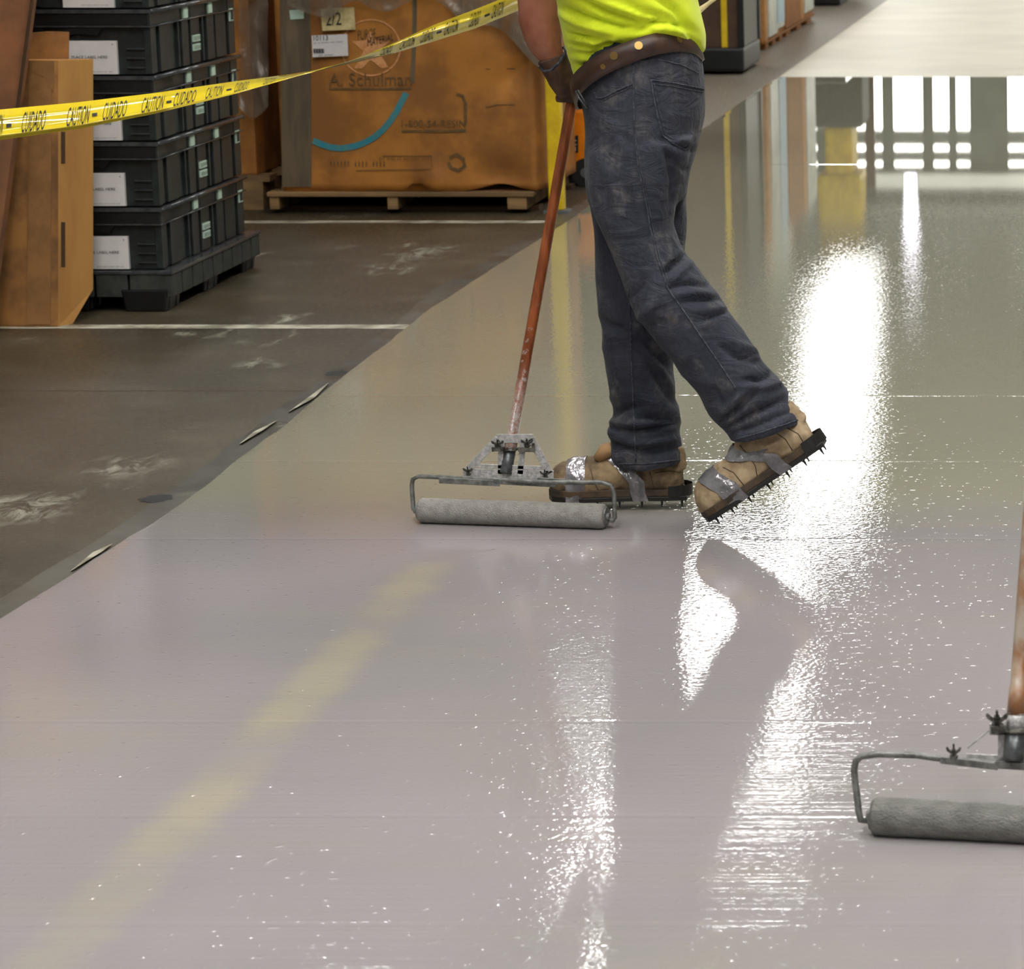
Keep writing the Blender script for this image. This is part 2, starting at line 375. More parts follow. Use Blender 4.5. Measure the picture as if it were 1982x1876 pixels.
# coated lane: left edge wavers, shallow saw-cut joints cross it
edge_px = [(-200, 1330), (0, 1196), (80, 1150), (180, 1082), (300, 1010), (400, 938), (470, 880), (540, 832), (600, 780), (680, 715), (760, 655), (820, 605),
           (890, 560), (960, 515), (1037, 467), (1110, 420), (1200, 356), (1300, 290), (1370, 243), (1470, 172), (1510, 148)]
edge = [G(*q) for q in edge_px]
edge.insert(0, Vector((edge[0].x, -1.0, 0)))
def edge_x(y):
    for a, c in zip(edge, edge[1:]):
        if a.y <= y <= c.y: return a.x + (c.x - a.x) * (y - a.y) / max(1e-6, c.y - a.y)
    return edge[-1].x if y > edge[-1].y else edge[0].x
joints = [G(1500, q).y for q in (320, 768, 895, 1046, 1400, 1583, 1793)]
YW = G(1700, 150).y
ys = sorted(set([-1.0 + .12 * i for i in range(int((YW + 1) / .12) + 1)] + [YW]))
for j in joints: ys = [y for y in ys if abs(y - j) > .03] + [j - .012, j - .004, j + .004, j + .012]
ys = sorted(ys)
b = MB(); ht = .003; rows = []
for y in ys:
    dz = -.0003 if any(abs(abs(y - j) - .004) < 1e-6 for j in joints) else 0
    x0 = edge_x(y) + .006 * noise.noise(Vector((y * 5, 0, 0)))
    rows.append([Vector((x0, y, .0)), Vector((x0 + .006, y, ht * .8 + dz)), Vector((x0 + .03, y, ht + dz)), Vector((x0 + .5, y, ht + dz)), Vector((1.0, y, ht + dz)), Vector((5.0, y, ht + dz))])
b.loft(rows, cap=False, closed=False); coat = b.build('wet_coating', M['wet'], floor); coat['label'] = 'wet lilac grey epoxy coating rolled onto the lane'
b = MB(); ys2 = [YW + i * 1.0 for i in range(60)]
b.loft([[Vector((edge_x(YW) + .0 * y, y, 0)), Vector((edge_x(YW) + .02, y, .003)), Vector((5.0, y, .003))] for y in ys2], cap=False, closed=False)
o = b.build('cured_coating', M['cured'], floor); o['label'] = 'dry cream grey coating beyond the wet area'
# dark primer band beside the coating
b = MB(); r = []
for i in range(520):
    y = 3.0 + i * .028
    if y > 17.5: break
    wd = .05 + .06 * noise.noise(Vector((y * 1.1, 3, 0))) + .012 * noise.noise(Vector((y * 4, 1, 0)))
    x1 = edge_x(y) + .01; r.append([Vector((x1 - max(.03, wd) - .02, y, .0006)), Vector((x1, y, .0012))])
b.loft(r, cap=False, closed=False); b.build('primer_band', M['primer'], floor)
def strip(pts, wd, mat, name, z=.0012):
    b = MB(); a, c = Vector(pts[0]), Vector(pts[1]); d = (c - a).normalized(); s = Vector((-d.y, d.x, 0)) * wd / 2; n = 40; r = []
    for i in range(n + 1):
        q = a + (c - a) * i / n; k = 1 + .12 * noise.noise(q * 6)
        r.append([q - s * k + Vector((0, 0, z)), q + s * k + Vector((0, 0, z))])
    b.loft(r, cap=False, closed=False); return b.build(name, mat, floor)
q = G(400, 633); strip([(XL + .5, q.y, 0), (G(788, 636).x, q.y, 0)], .085, M['line'], 'painted_line')
q = G(700, 430); strip([(XL + .5, q.y, 0), (G(1072, 430).x, q.y, 0)], .085, M['line'], 'painted_line')
q = G(620, 757); strip([(XL + .5, q.y, 0), (edge_x(q.y) - .05, q.y, 0)], .008, M['card_in'], 'saw_cut_joint', .0008)
# loose masking strip at the coat edge and paint drips
for pts in ([(466, 862), (500, 838), (535, 818)], [(560, 800), (600, 775), (635, 745)], [(140, 1108), (190, 1072), (215, 1058)]):
    b = MB(); r = []
    for i, q in enumerate(pts):
        g = G(*q); k = .012 if 0 < i < 2 else .004
        r.append([g + Vector((-k, 0, .003)), g + Vector((k, 0, .007))])
    b.loft(r, cap=False, closed=False); b.build('masking_tape_strip', M['line'], floor)
def blot(px, py, rx, ry, mat, name):
    g = G(px, py); b = MB(); n = 26
    ring = [g + Vector((math.cos(6.283 * i / n) * rx * (1 + .6 * noise.noise(Vector((i * .9, px, 0)))), math.sin(6.283 * i / n) * ry * (1 + .6 * noise.noise(Vector((i * .9, py, 4)))), .0012)) for i in range(n)]
    b.add(ring + [g + Vector((0, 0, .0016))], [(i, (i + 1) % n, n) for i in range(n)]); o = b.build(name, mat, floor)
    at = o.data.color_attributes.new('edge', 'FLOAT_COLOR', 'POINT')
    for k in range(n + 1): at.data[k].color = (1.0 if k == n else 0.0,) * 3 + (1,)
    return o
for a in ((495, 703, .06, .13), (500, 710, .10, .08), (60, 988, .14, .22), (20, 975, .10, .12), (240, 905, .14, .2), (560, 618, .08, .2), (760, 520, .16, .25), (820, 490, .14, .3), (410, 965, .12, .12), (640, 820, .2, .1)): blot(*a, M['scuff'], 'paint_scuff')
blot(303, 966, .035, .05, M['rubber'], 'dark_debris'); blot(650, 723, .03, .05, M['rubber'], 'dark_debris')
struct('c', MB().b2((XL, YB, ZC), (XR, YE, ZC + .2)).build('ceiling', M['ceil'])); 
struct('w', MB().b2((XL - .2, YB, 0), (XL, YE, ZC)).build('wall_left', M['wall']))
struct('w', MB().b2((XR, YB, 0), (XR + .2, YE, ZC)).build('wall_right', M['wall']))
struct('w', MB().b2((XL, YB - .2, 0), (XR, YB, ZC)).build('wall_front', M['wall']))
# far wall with tall glazed doors and two bands of lights above
cols = [(-8.75, -8.45), (-7.48, -6.70), (-6.46, -5.62), (-5.40, -4.92), (-4.78, -4.36), (-3.40, -2.2), (-2.0, -.8), (-.4, .8), (1.0, 2.2), (2.6, 3.8), (4.0, 5.2), (5.6, 6.8)]
bands = [(.25, 6.52), (6.84, 7.08), (7.28, 7.50)]
b = MB(); x = XL
for (a, c) in cols:
    b.b2((x, YE, 0), (a, YE + .3, ZC)); zz = 0
    for (z0, z1) in bands: b.b2((a, YE, zz), (c, YE + .3, z0)); zz = z1
    b.b2((a, YE, zz), (c, YE + .3, ZC)); x = c
b.b2((x, YE, 0), (XR, YE + .3, ZC)); struct('w', b.build('wall_back', M['wall']))
M['day'] = emit('daylight_glazing', (1.0, .97, .88), DAY)
for i, (a, c) in enumerate(cols):
    f = MB()
    for (z0, z1) in bands:
        f.b2((a, YE - .04, z0), (a + .04, YE + .05, z1)); f.b2((c - .04, YE - .04, z0), (c, YE + .05, z1))
        f.b2((a, YE - .04, z0), (c, YE + .05, z0 + .04)); f.b2((a, YE - .04, z1 - .04), (c, YE + .05, z1))
    wn = struct('x', f.build('window_%d' % (i + 1), M['steel']))
    for (z0, z1) in bands: MB().b2((a, YE + .06, z0), (c, YE + .1, z1)).build('pane', M['day'], wn)
for i, y in enumerate(range(-6, 90, 8)):
    b = MB(); b.b2((XL, y - .09, ZC - .04), (XR, y + .09, ZC)); b.b2((XL, y - .02, ZC - .36), (XR, y + .02, ZC - .04)); b.b2((XL, y - .09, ZC - .4), (XR, y + .09, ZC - .36))
    struct('t', b.build('trim_%d' % (i + 1), M['steel']))
# lamps
mats = {}
for i, (x, y, hw, hl, z, s) in enumerate(FIX):
    m = mats.setdefault(s, emit('lamp_diffuser', (1.0, .985, .95), s))
    lab = 'long white ceiling light over the pallet row, out of frame, mirrored in the wet floor' if x < -3 else 'long white ceiling light added out of frame over the lane side'
    o = thing('ceiling_light', (x, y, z), lab, 'light', 'ceiling lights over the pallet row' if x < -3 else 'added ceiling lights over the lane side')
    MB().b2((x - hw - .04, y - hl - .04, z + .01), (x + hw + .04, y + hl + .04, z + .14)).build('housing', M['steel'], o)
    MB().b2((x - hw, y - hl, z - .02), (x + hw, y + hl, z + .01)).build('diffuser', m, o)
    for sy in (-1, 1): MB().tube([(x, y + sy * hl * .8, z + .14), (x, y + sy * hl * .8, ZC)], .008, 6).build('hanger', M['steel'], o)
m = emit('cool_strip', (.93, .9, 1.0), 5.0)
o = thing('strip_light', (-4.3, 64, 5.5), 'cool white strip light hung low at the far end', 'light')
MB().prism([(-3.74, 58, 5.5), (-3.98, 58, 5.5), (-4.72, 69, 5.5), (-4.48, 69, 5.5)], (0, 0, .04)).build('diffuser', m, o); MB().prism([(-3.71, 57.9, 5.54), (-4.01, 57.9, 5.54), (-4.75, 69.1, 5.54), (-4.45, 69.1, 5.54)], (0, 0, .12)).build('housing', M['steel'], o)
for sy in (59, 68): MB().tube([(-3.86 - (sy - 58) * .067, sy, 5.66), (-3.86 - (sy - 58) * .067, sy, ZC)], .01, 6).build('hanger', M['steel'], o)
b = MB().b2((-6.72, 84, 0), (-6.48, 84.24, ZC)); b.b2((-6.8, 83.9, 0), (-6.4, 84.34, .05)); struct('t', b.build('trim_20', M['rust']))
# ------------------------------------------------------------------ stored goods on the left
# black totes stacked on a plastic pallet
TY = G(340, 605).y + .04; TX = P(318, 523, TY).x; TD, TWd = 1.03, .66
zr = [P(300, q, TY).z for q in (523, 401, 274, 146, 17, -112)]
PX = P(330, 545, TY - .04).x
o = thing('plastic_pallet', (TX - TWd / 2, TY + TD / 2, 0), 'black plastic pallet with block feet under the stacked black totes', 'pallet')
zt = zr[0]; b = MB(); b.b2((TX - TWd - .03, TY - .03, zt - .012), (TX + .035, TY + TD + .06, zt)); b.build('deck', M['rim'], o, bevel=.004)
b = MB(); n = 9
for i in range(n):
    y0 = TY - .03 + (TD + .09) * i / n; b.b2((TX - .01, y0 + .006, zt - .085), (TX + .03, y0 + (TD + .09) / n - .006, zt - .012))
for i in range(6):
    x0 = TX - TWd + TWd * i / 6; b.b2((x0 + .004, TY - .026, zt - .085), (x0 + TWd / 6 - .004, TY + .02, zt - .012))
b.b2((TX - TWd, TY, zt - .07), (TX - .01, TY + TD, zt - .012)); b.build('apron', M['palletblack'], o, bevel=.003)
for fx in (TX - TWd + .07, TX - TWd / 2 + .02, TX - .06):
    for fy in (TY + .05, TY + TD / 2, TY + TD - .02):
        b = MB(); b.box((fx, fy, (zt - .06) / 2), (.13, .15, zt - .06), taper=1.15)
        for s in (-1, 1): b.box((fx + .066, fy + s * .04, (zt - .06) / 2), (.012, .02, zt - .07))
        b.build('foot', M['black'], o, bevel=.006)
def tote(z0, z1, lab, first):
    h = z1 - z0; o = thing('stacking_tote', (TX - TWd / 2, TY + TD / 2, z0), lab, 'tote', 'black totes stacked on the plastic pallet')
    b = MB(); xi, yi = TX - .014, TY + .012
    b.b2((TX - TWd, yi, z0 + .002), (xi, TY + TD - .01, z1 - .05))
    # moulded ribs along the aisle side: start, end (fraction of length), how proud
    for a, c, d in ((.0, .035, .012), (.05, .085, .004), (.105, .225, .010), (.31, .325, .010), (.345, .42, .013), (.455, .555, .011), (.595, .61, .010), (.64, .725, .013), (.755, .88, .010), (.905, .97, .013), (.98, 1.0, .008)):
        b.b2((xi - .01, TY + TD * a, z0 + .004), (xi + d, TY + TD * c, z1 - .004))
    for a in (.02, .2, .44, .62):
        b.b2((TX - TWd * (1 - a) , yi - .008, z0 + .006), (TX - TWd * (1 - a) + .02, yi + .01, z1 - .05))
    for k in range(3): b.b2((TX - .085, yi - .008, z0 + .02 + k * .03), (TX - .012, yi + .004, z0 + .026 + k * .03))
    b.build('tote_body', M['blackrib'], o, bevel=.002)
    r = MB(); r.b2((TX - TWd - .004, TY - .006, z1 - .058), (TX - .004, TY + TD, z1 - .012)); 
    r.build('rim_band', M['black'], o, bevel=.003)
    for nm, zc, pr, th in (('top_lip', z1 - .008, .006, .012), ('lower_lip', z1 - .056, .004, .004)):
        b = MB(); b.b2((TX - TWd - .01, TY - .012, zc - th / 2), (TX + pr, TY + TD + .004, zc + th / 2)); lp = b.build(nm, M['rim'], o); MB().tube([(TX + pr, TY - .008, zc), (TX + pr, TY + TD * .5, zc + .001), (TX + pr, TY + TD, zc)], th * .65, 14).build('rounded_edge', M['rim'], lp, smooth=True)
    # hand-hold under the front rim
    xh = TX - .19; b = MB(); b.prism([(xh - .1, TY - .008, z1 - .056), (xh + .04, TY - .008, z1 - .056), (xh + .02, TY - .008, z1 - .085), (xh - .04, TY - .008, z1 - .078), (xh - .08, TY - .008, z1 - .085)], (0, .03, 0)); b.build('hand_hold', M['black'], o)
    lx0, lx1 = TX - .275, TX - .112; lz0 = z0 + .004
    lp = MB().b2((lx0, TY - .002 - .001, lz0), (lx1, TY + .012, lz0 + .106)).build('front_label', M['white'], o); lp['label'] = 'white paper label on the front'
    write('PLACE LABEL HERE', (lx0 + .018, TY - .0045, lz0 + .05), (.115, 0, 0), (0, 0, .009), M['ink'], lp)
    write('||||| ||||| |||||| |||| ||||', (lx0 + .06, TY - .0045, lz0 + .006), (.085, 0, 0), (0, 0, .0035), M['ink'], lp)
    write('+', (lx0 + .008, TY - .0045, lz0 + .092), (.006, 0, 0), (0, 0, .006), M['ink'], lp); write('+', (lx1 - .016, TY - .0045, lz0 + .092), (.006, 0, 0), (0, 0, .006), M['ink'], lp)
    def stick(a, c, q0, q1, t=None):
        s = MB().b2((TX - .004, TY + TD * a, z0 + h * q0), (TX + .0035, TY + TD * c, z0 + h * q1)).build('side_sticker', M['sticker'], o)
        if t: write(t, (TX + .0045, TY + TD * (a + .006), z0 + h * (q0 + .02)), (0, TD * (c - a - .012), 0), (0, 0, h * (q1 - q0 - .04)), M['ink'], s)
    stick(.36, .41, .76, .93); stick(.655, .70, .76, .93); stick(.915, .96, .56, .76, '|')
    stick(.465, .54, .36, .46, '||||'); stick(.465, .54, .22, .32, '|||||')
    return o
pos = ['bottom', 'second from bottom', 'middle', 'second from top', 'topmost']
ex = ['resting on the pallet deck', 'its label reading LABEL HERE', 'crossed by yellow caution tape', 'white label beside the brown flap', 'cut off by the top of the photo']
for i in range(5): tote(zr[i], zr[i + 1], 'black ribbed tote, %s of the stack, %s' % (pos[i], ex[i]), i == 0)

# tall narrow carton and leaning carton
Y0, Y1 = G(113, 633).y, G(113, 633).y + .20
poly = [P(113, 116, Y0), P(181, 114, Y1), P(181, 560, Y1), P(141, 628, Y0 + .07), G(113, 633)]
o = thing('tall_carton', G(60, 633), 'tall narrow brown carton standing on the floor in front of the black totes', 'box')
MB().prism(poly, (-.255, 0, 0)).build('carton_body', M['card'], o, bevel=.003)
def quad(px4, Ys, mat, name, par, th=.003):
    pts = [P(x, y, Yq) for (x, y), Yq in zip(px4, Ys)]; return MB().prism(pts, (0, th, 0)).build(name, mat, par)
fY = Y0 - .003
quad([(-38, 118), (112, 117), (112, 631), (-38, 629)], [fY] * 4, M['card_darker'], 'front_panel', o, .004)  # front face in a darker cardboard tone than the body
quad([(52, 118), (104, 118), (104, 180), (88, 150), (60, 140)], [fY - .004] * 5, M['tape_clear'], 'packing_tape', o)
quad([(55, 140), (100, 140), (98, 628), (52, 628)], [fY - .003] * 4, M['tape_clear'], 'packing_tape', o, .002)
for y0, y1 in ((255, 316), (430, 516)):
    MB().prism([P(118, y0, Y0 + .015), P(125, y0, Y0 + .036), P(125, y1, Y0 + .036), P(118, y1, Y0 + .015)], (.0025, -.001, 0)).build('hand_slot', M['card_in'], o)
MB().prism([P(132, 62, Y0 + .19), P(131, 118, Y0 + .18), P(48, 120, Y0 + .18), P(50, 64, Y0 + .19), P(90, 61, Y0 + .19)], (0, .012, 0)).build('top_flap', M['card_darker'], o)
o = thing('leaning_carton', G(-150, 640), 'large flat brown carton leaning at the left edge of the photo', 'box')
YL = Y0 - .10
MB().prism([P(-330, -220, YL + .02), P(92, -220, YL + .02), P(62, 0, YL + .01), P(33, 215, YL), G(-24, 652), G(-330, 652)], (0, .05, 0)).build('carton_body', M['card_dark'], o, bevel=.004)
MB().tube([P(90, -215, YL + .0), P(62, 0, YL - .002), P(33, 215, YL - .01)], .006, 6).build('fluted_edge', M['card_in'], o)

# orange octabin on a wooden pallet
GY = G(760, 414).y; gx0, gx1 = P(517, 372, GY).x, P(1032, 372, GY).x; zd = P(760, 372, GY).z
o = thing('wooden_pallet', ((gx0 + gx1) / 2, GY + .5, 0), 'worn wooden pallet under the big orange cardboard bin', 'pallet')
for k in range(5): MB().b2((gx0, GY + k * .24 - .01, zd - .018), (gx1, GY + k * .24 + .13, zd)).build('deck_board', M['wood'], o, bevel=.003)
for a, c in ((522, 545), (750, 775), (982, 1024)): MB().b2((P(a, 400, GY).x, GY, .018), (P(c, 400, GY).x - .01, GY + 1.1, zd - .018)).build('stringer', M['wood'], o, bevel=.003)
for k in range(3): MB().b2((gx0, GY + .12 + k * .4, 0), (gx1, GY + .22 + k * .4, .018)).build('bottom_board', M['card_in'], o)  # dark brown puts the shade under the pallet into their colour
BY = GY + .03; bx0, bx1 = P(545, 300, BY).x, P(1036, 300, BY).x; zt = zd; HT = 1.3
o = thing('cardboard_bin', ((bx0 + bx1) / 2, BY + .5, zt), 'large orange cardboard bulk bin on the wooden pallet, printed and labelled', 'box')
# bulging front grid, crushed along the bottom right
nx, nzz = 46, 40; rows = []
for k in range(nzz + 1):
    z = zt + HT * k / nzz; r = []
    for i in range(nx + 1):
        u = i / nx; x = bx0 + (bx1 - bx0) * u
        zq = z
        d = .018 * math.sin(math.pi * u) * math.sin(math.pi * min(1, k / nzz * 1.1)) + .01 * noise.noise(Vector((x * 4, z * 4, 0)))
        if k == 0: zq += max(0, .022 * noise.noise(Vector((x * 9, 1, 0)))) + (.03 * math.exp(-((u - .86) / .09) ** 2)) + .035 * math.exp(-((u - .53) / .04) ** 2)
        d += .025 * math.exp(-((u - .6) / .05) ** 2) * math.exp(-((z - zt - .05) / .05) ** 2)
        d -= .03 * math.exp(-((u - .87) / .1) ** 2) * math.exp(-((z - zt - .06) / .07) ** 2)
        d += .03 * math.exp(-((u - .8) / .12) ** 2 - ((z - zt - .62) / .12) ** 2) - .03 * math.exp(-((u - .92) / .1) ** 2 - ((z - zt - .47 - (u - .92) * .8) / .05) ** 2)
        r.append(Vector((x, BY - d, zq)))
    r += [Vector((bx1 + .03, BY + .10, r[-1].z)), Vector((bx1 + .03, BY + .8, z)), Vector((bx0, BY + .9, z))]
    rows.append(r)
b = MB(); b.loft(rows, cap=True); bin_body = b.build('bin_body', M['gay'], o, smooth=True)
def onb(x, y, Yq=None): return P(x, y, (Yq or BY) - .028)
bb = bvh_of(np.array([tuple(v) for v in b.v]), b.f)
def flat(pxs, mat, name, par, lift=.002, label=None):
    """thin printed shape laid on the bin front"""
    pts = []
    for x, y in pxs:
        h, nn, _, _ = bb.ray_cast(CAM, ray(x, y).normalized()); pts.append((h or P(x, y, BY)) + Vector((0, -lift, 0)))
    n = len(pts); return MB().add(pts, [tuple(range(n))]).build(name, mat, par, label=label)
def band(line, wd, mat, name, par, lift=.004):
    r = []
    for i, (x, y) in enumerate(line):
        x0, y0 = line[max(0, i - 1)]; x1, y1 = line[min(len(line) - 1, i + 1)]; d = math.hypot(x1 - x0, y1 - y0); nx_, ny_ = -(y1 - y0) / d * wd / 2, (x1 - x0) / d * wd / 2
        q = []
        for s in (-1, 1):
            h, nn, _, _ = bb.ray_cast(CAM, ray(x + nx_ * s, y + ny_ * s).normalized()); q.append((h if h is not None else P(x, y, BY)) + Vector((0, -lift, 0)))
        r.append(q)
    return MB().loft(r, cap=False, closed=False).build(name, mat, par)
def wtxt(s, x0, y0, x1, y1, mat, par, dy=0, lift=.006, name='lettering'):
    """writing between photo corners (x0,y1 bottom-left) following the bin front"""
    V, Fc = text2d(s); pts = []
    for a, c in V:
        x = x0 + (x1 - x0) * a; y = y1 + (y0 - y1) * c + dy * a
        h, nn, _, _ = bb.ray_cast(CAM, ray(x, y).normalized()); pts.append((h if h is not None else P(x, y, BY)) + Vector((0, -lift, 0)))
    return MB().add(pts, Fc).build(name, mat, par)
quad([(541, -60), (600, -60), (602, 362), (546, 362)], [BY - .012] * 4, M['grime'], 'corner_board', o, .012)
quad([(560, 20), (587, 18), (588, 36), (562, 38)], [BY - .016] * 4, M['sticker'], 'small_sticker', o)
def label(px4, mat, nm):
    pts = [P(x, y, BY - .036) for x, y in px4]; return MB().prism(pts, (0, .004, 0)).build(nm, mat, o)
lb = label([(620, 17), (685, 14), (688, 57), (624, 60)], M['cream'], 'number_card'); lb['label'] = 'cream card reading 2/2'
Lq = lambda x, y: P(x, y, BY - .0385)
write('2/2', Lq(631, 50), Lq(661, 48.5) - Lq(631, 50), Vector((0, 0, .052)), M['ink'], lb)
lb = label([(603, 69), (672, 66), (674, 108), (605, 111)], M['white'], 'shipping_label'); lb['label'] = 'white shipping label reading 10113'
write('10113', Lq(607, 79), Lq(635, 78) - Lq(607, 79), Vector((0, 0, .02)), M['ink'], lb)
write('||| || |||||| |||| ||||||', Lq(607, 85), Lq(663, 82) - Lq(607, 85), Vector((0, 0, .005)), M['ink'], lb)
write('||| |||||||', Lq(618, 109), Lq(644, 107.5) - Lq(618, 109), Vector((0, 0, .006)), M['ink'], lb)
b = MB()
for k in range(12):
    p0 = Lq(607 + k * 1.75, 103); b.prism([p0, p0 + Vector((.0022 if k % 3 else .0035, 0, 0)), p0 + Vector((.0022 if k % 3 else .0035, 0, .018)), p0 + Vector((0, 0, .018))], (0, -.0006, 0))
b.build('bar_code', M['ink'], lb)
wtxt('PURGE', 693, 58, 728, 78, M['inkfade'], o, -4); wtxt('MATERIAL', 712, 76, 762, 90, M['ink'], o, -12)
ring = [(718 + 57 * math.cos(a), 92 + 54 * math.sin(a)) for a in np.linspace(0, 2 * math.pi, 41)]
band(ring, 3, M['inkpale'], 'emblem_ring', o)
star = [(716, 58), (727, 78), (754, 80), (733, 99), (752, 130), (738, 132), (718, 116), (700, 133), (686, 132), (704, 99), (681, 80), (708, 78)]
c0 = (717, 97); pts = []
for x, y in star + [c0]:
    h, nn, _, _ = bb.ray_cast(CAM, ray(x, y).normalized()); pts.append((h if h is not None else P(x, y, BY)) + Vector((0, -.003, 0)))
MB().add(pts, [(i, (i + 1) % 12, 12) for i in range(12)]).build('emblem_figure', M['inkpale'], o)
wtxt('A. Schulman', 637, 141, 797, 166, M['inkfade'], o, -1)
band([(637, 172), (690, 172), (750, 172), (797, 171)], 4, M['inkfade'], 'print_bar', o)
wtxt('1-800-54-RESIN', 778, 232, 902, 246, M['inkfade'], o); band([(778, 254), (840, 254), (902, 253)], 5, M['inkfade'], 'print_bar', o)
wtxt('|||||| |||| ||||', 640, 312, 745, 322, M['inkfade'], o); wtxt('||| |||| || |||||||| |||||', 735, 304, 835, 310, M['inkfade'], o)
band([(690, 330), (760, 329), (835, 327), (836, 302), (740, 302)], 1.6, M['inkfade'], 'print_frame', o)
band([(870, 305), (884, 299), (897, 308), (900, 322), (888, 330), (873, 325), (868, 314)], 7, M['inkfade'], 'print_mark', o)
band([(884, 182), (896, 186), (901, 200), (901, 240)], 6, M['inkfade'], 'print_frame', o)
arc = [(606, 272), (622, 279), (640, 285), (660, 287), (682, 284), (704, 277), (724, 266), (742, 251), (756, 234), (768, 216), (778, 196), (787, 180)]
band(arc, 12, M['blue'], 'blue_swoosh', o)
band([(803, -10), (803, 40), (801, 100), (798, 160)], 8, M['grime'], 'grey_strap', o)
for ln in ([(940, 134), (998, 133)], [(940, 208), (960, 203), (998, 203)]): band(ln, 2, M['inkfade'], 'slit', o)
SX = bx1 + .032
sd = [(1048, 150, .045), (1054, 180, .06), (1056, 215, .065), (1053, 260, .055), (1048, 300, .045)]
b = MB(); b.loft([[Vector((SX + .003, BY + .18 + 0 * y, P(x, y, BY + .18).z)), Vector((SX + .003, BY + .30, P(x, y, BY + .18).z))] for x, y, d in sd], cap=False, closed=False)
b.build('blue_swoosh', M['blue'], o)
# side bin left of it
o = thing('cardboard_bin', (bx0 - .6, BY + .5, zt), 'second orange bulk bin half hidden behind the black totes', 'box')
x1 = P(514, 300, BY + .15).x
b = MB(); b.prism([(x1 - 1.0, BY + .15, .14), (x1 - .04, BY + .15, .14), (x1 - .03, BY + .25, .14), (x1 - .05, BY + 1.0, .14), (x1 - 1.0, BY + 1.0, .14)], (0, 0, 1.3)); b.build('bin_body', M['gay'], o, bevel=.006)
o = thing('wooden_pallet', (x1 - .5, BY + .6, 0), 'dark wooden pallet under the half hidden orange bin', 'pallet')
for k in range(4): MB().b2((x1 - 1.05, BY + .12 + k * .26, .115), (x1 + .02, BY + .24 + k * .26, .14)).build('deck_board', M['wood'], o)
for k in range(3): MB().b2((x1 - 1.05 + k * .47, BY + .12, 0), (x1 - .95 + k * .47, BY + 1.0, .115)).build('stringer', M['wood'], o)
def film(px0, px1, topy, boty, Yq, par_label, name='stretch_film'):
    """sheet of crumpled film hanging over a bin; boty(u) is its lower edge"""
    rows = []
    for k in range(25):
        r = []
        for i in range(41):
            u = i / 40; x = px0 + (px1 - px0) * u; y = topy + (boty(u) - topy) * k / 24; q = P(x, y, Yq)
            r.append(q + Vector((0, -.02 - .03 * abs(noise.noise(Vector((q.x * 9, q.z * 5, 2)))) - .012 * noise.noise(q * 25), 0)))
        rows.append(r)
    return tag(MB().loft(rows, cap=False, closed=False).build(name, M['film'], None, smooth=True), par_label, 'film')
film(560, 1060, -90, lambda u: 8 + 30 * math.exp(-((u - .17) / .06) ** 2) + max(0, (u - .62)) * 310 + 14 * math.sin(u * 21), BY - .05, 'crumpled clear stretch film hanging over the top of the large orange bin')
film(466, 522, -90, lambda u: 205 + 22 * math.sin(u * 3.2), BY + .10, 'cloudy stretch film hanging down the half hidden orange bin')
# black blocks added to keep the gaps behind the goods dark
for i, (x0, x1, y0, h, nm) in enumerate(((-4.1, -2.95, 15.3, 1.9, 'behind the large orange bin'), (-5.6, -4.3, 14.9, 2.1, 'behind the half hidden orange bin'), (-7.0, -5.8, 12.6, 2.2, 'behind the black totes'), (-4.9, -3.85, 12.35, 1.75, 'right behind the tote stack'), (-2.75, -2.35, 16.2, 1.7, 'behind the orange floor machine'))):
    o = thing('darkness_block', ((x0 + x1) / 2, y0 + .5, 0), 'added black block standing in for the darkness %s' % nm, 'load')
    MB().b2((x0, y0, .13), (x1, y0 + 1.0, h)).build('dark_filler', M['dark'], o, bevel=.03)
    MB().b2((x0, y0, 0), (x1, y0 + 1.0, .13)).build('pallet_base', M['palletblack'], o)
# yellow post
pY = G(1080, 411).y; px_ = P(1079, 400, pY).x
o = thing('guard_post', (px_, pY, 0), 'thin yellow guard post beside the large orange bin', 'post')
MB().b2((px_ - .03, pY - .03, .012), (px_ + .03, pY + .03, 1.15)).build('post', M['yellow'], o, bevel=.006)
MB().b2((px_ - .05, pY - .05, 0), (px_ + .05, pY + .05, .012)).build('base_plate', M['steel'], o)
MB().box((px_, pY, 1.16), (.064, .064, .02), taper=.8).build('post_cap', M['yellow'], o)
# orange machine
mY = G(1115, 362).y; mx0 = P(1094, 300, mY).x
o = thing('floor_machine', (mx0 + .2, mY + .2, 0), 'orange floor machine with black wheel and black tag, glimpsed behind the worker', 'machine')
b = MB(); b.prism([(mx0 - .05, mY + .02, .045), (mx0 + .30, mY + .02, .045), (mx0 + .34, mY + .02, .12), (mx0 + .32, mY + .02, .29), (mx0 + .26, mY + .02, .335), (mx0 - .02, mY + .02, .335), (mx0 - .05, mY + .02, .28)], (0, .42, 0)); b.build('housing', M['orange'], o, bevel=.015)
b = MB(); b.prism([(mx0 - .0, mY + .05, .335), (mx0 + .25, mY + .05, .335), (mx0 + .2, mY + .05, .45), (mx0 + .02, mY + .05, .45)], (0, .34, 0)); b.build('motor_cover', M['black'], o, bevel=.012)
MB().tube([(mx0 + .22, mY + .35, .33), (mx0 + .27, mY + .6, .8), (mx0 + .27, mY + .68, .86)], .016, 8).build('handle', M['black'], o)
for yy in (mY, mY + .4): 
    b = MB(); c0 = P(1133, 335, mY); b.tube([(c0.x, yy, .062), (c0.x, yy + .045, .062)], .062, 20); w_ = b.build('wheel', M['rubber'], o)
    b = MB(); b.tube([(c0.x, yy - .004, .062), (c0.x, yy + .05, .062)], .022, 12); b.build('hub', M['steel'], w_)
MB().tube([(mx0 + .02, mY + .01, .045), (mx0 + .02, mY + .05, .045)], .045, 16).build('wheel', M['rubber'], o)
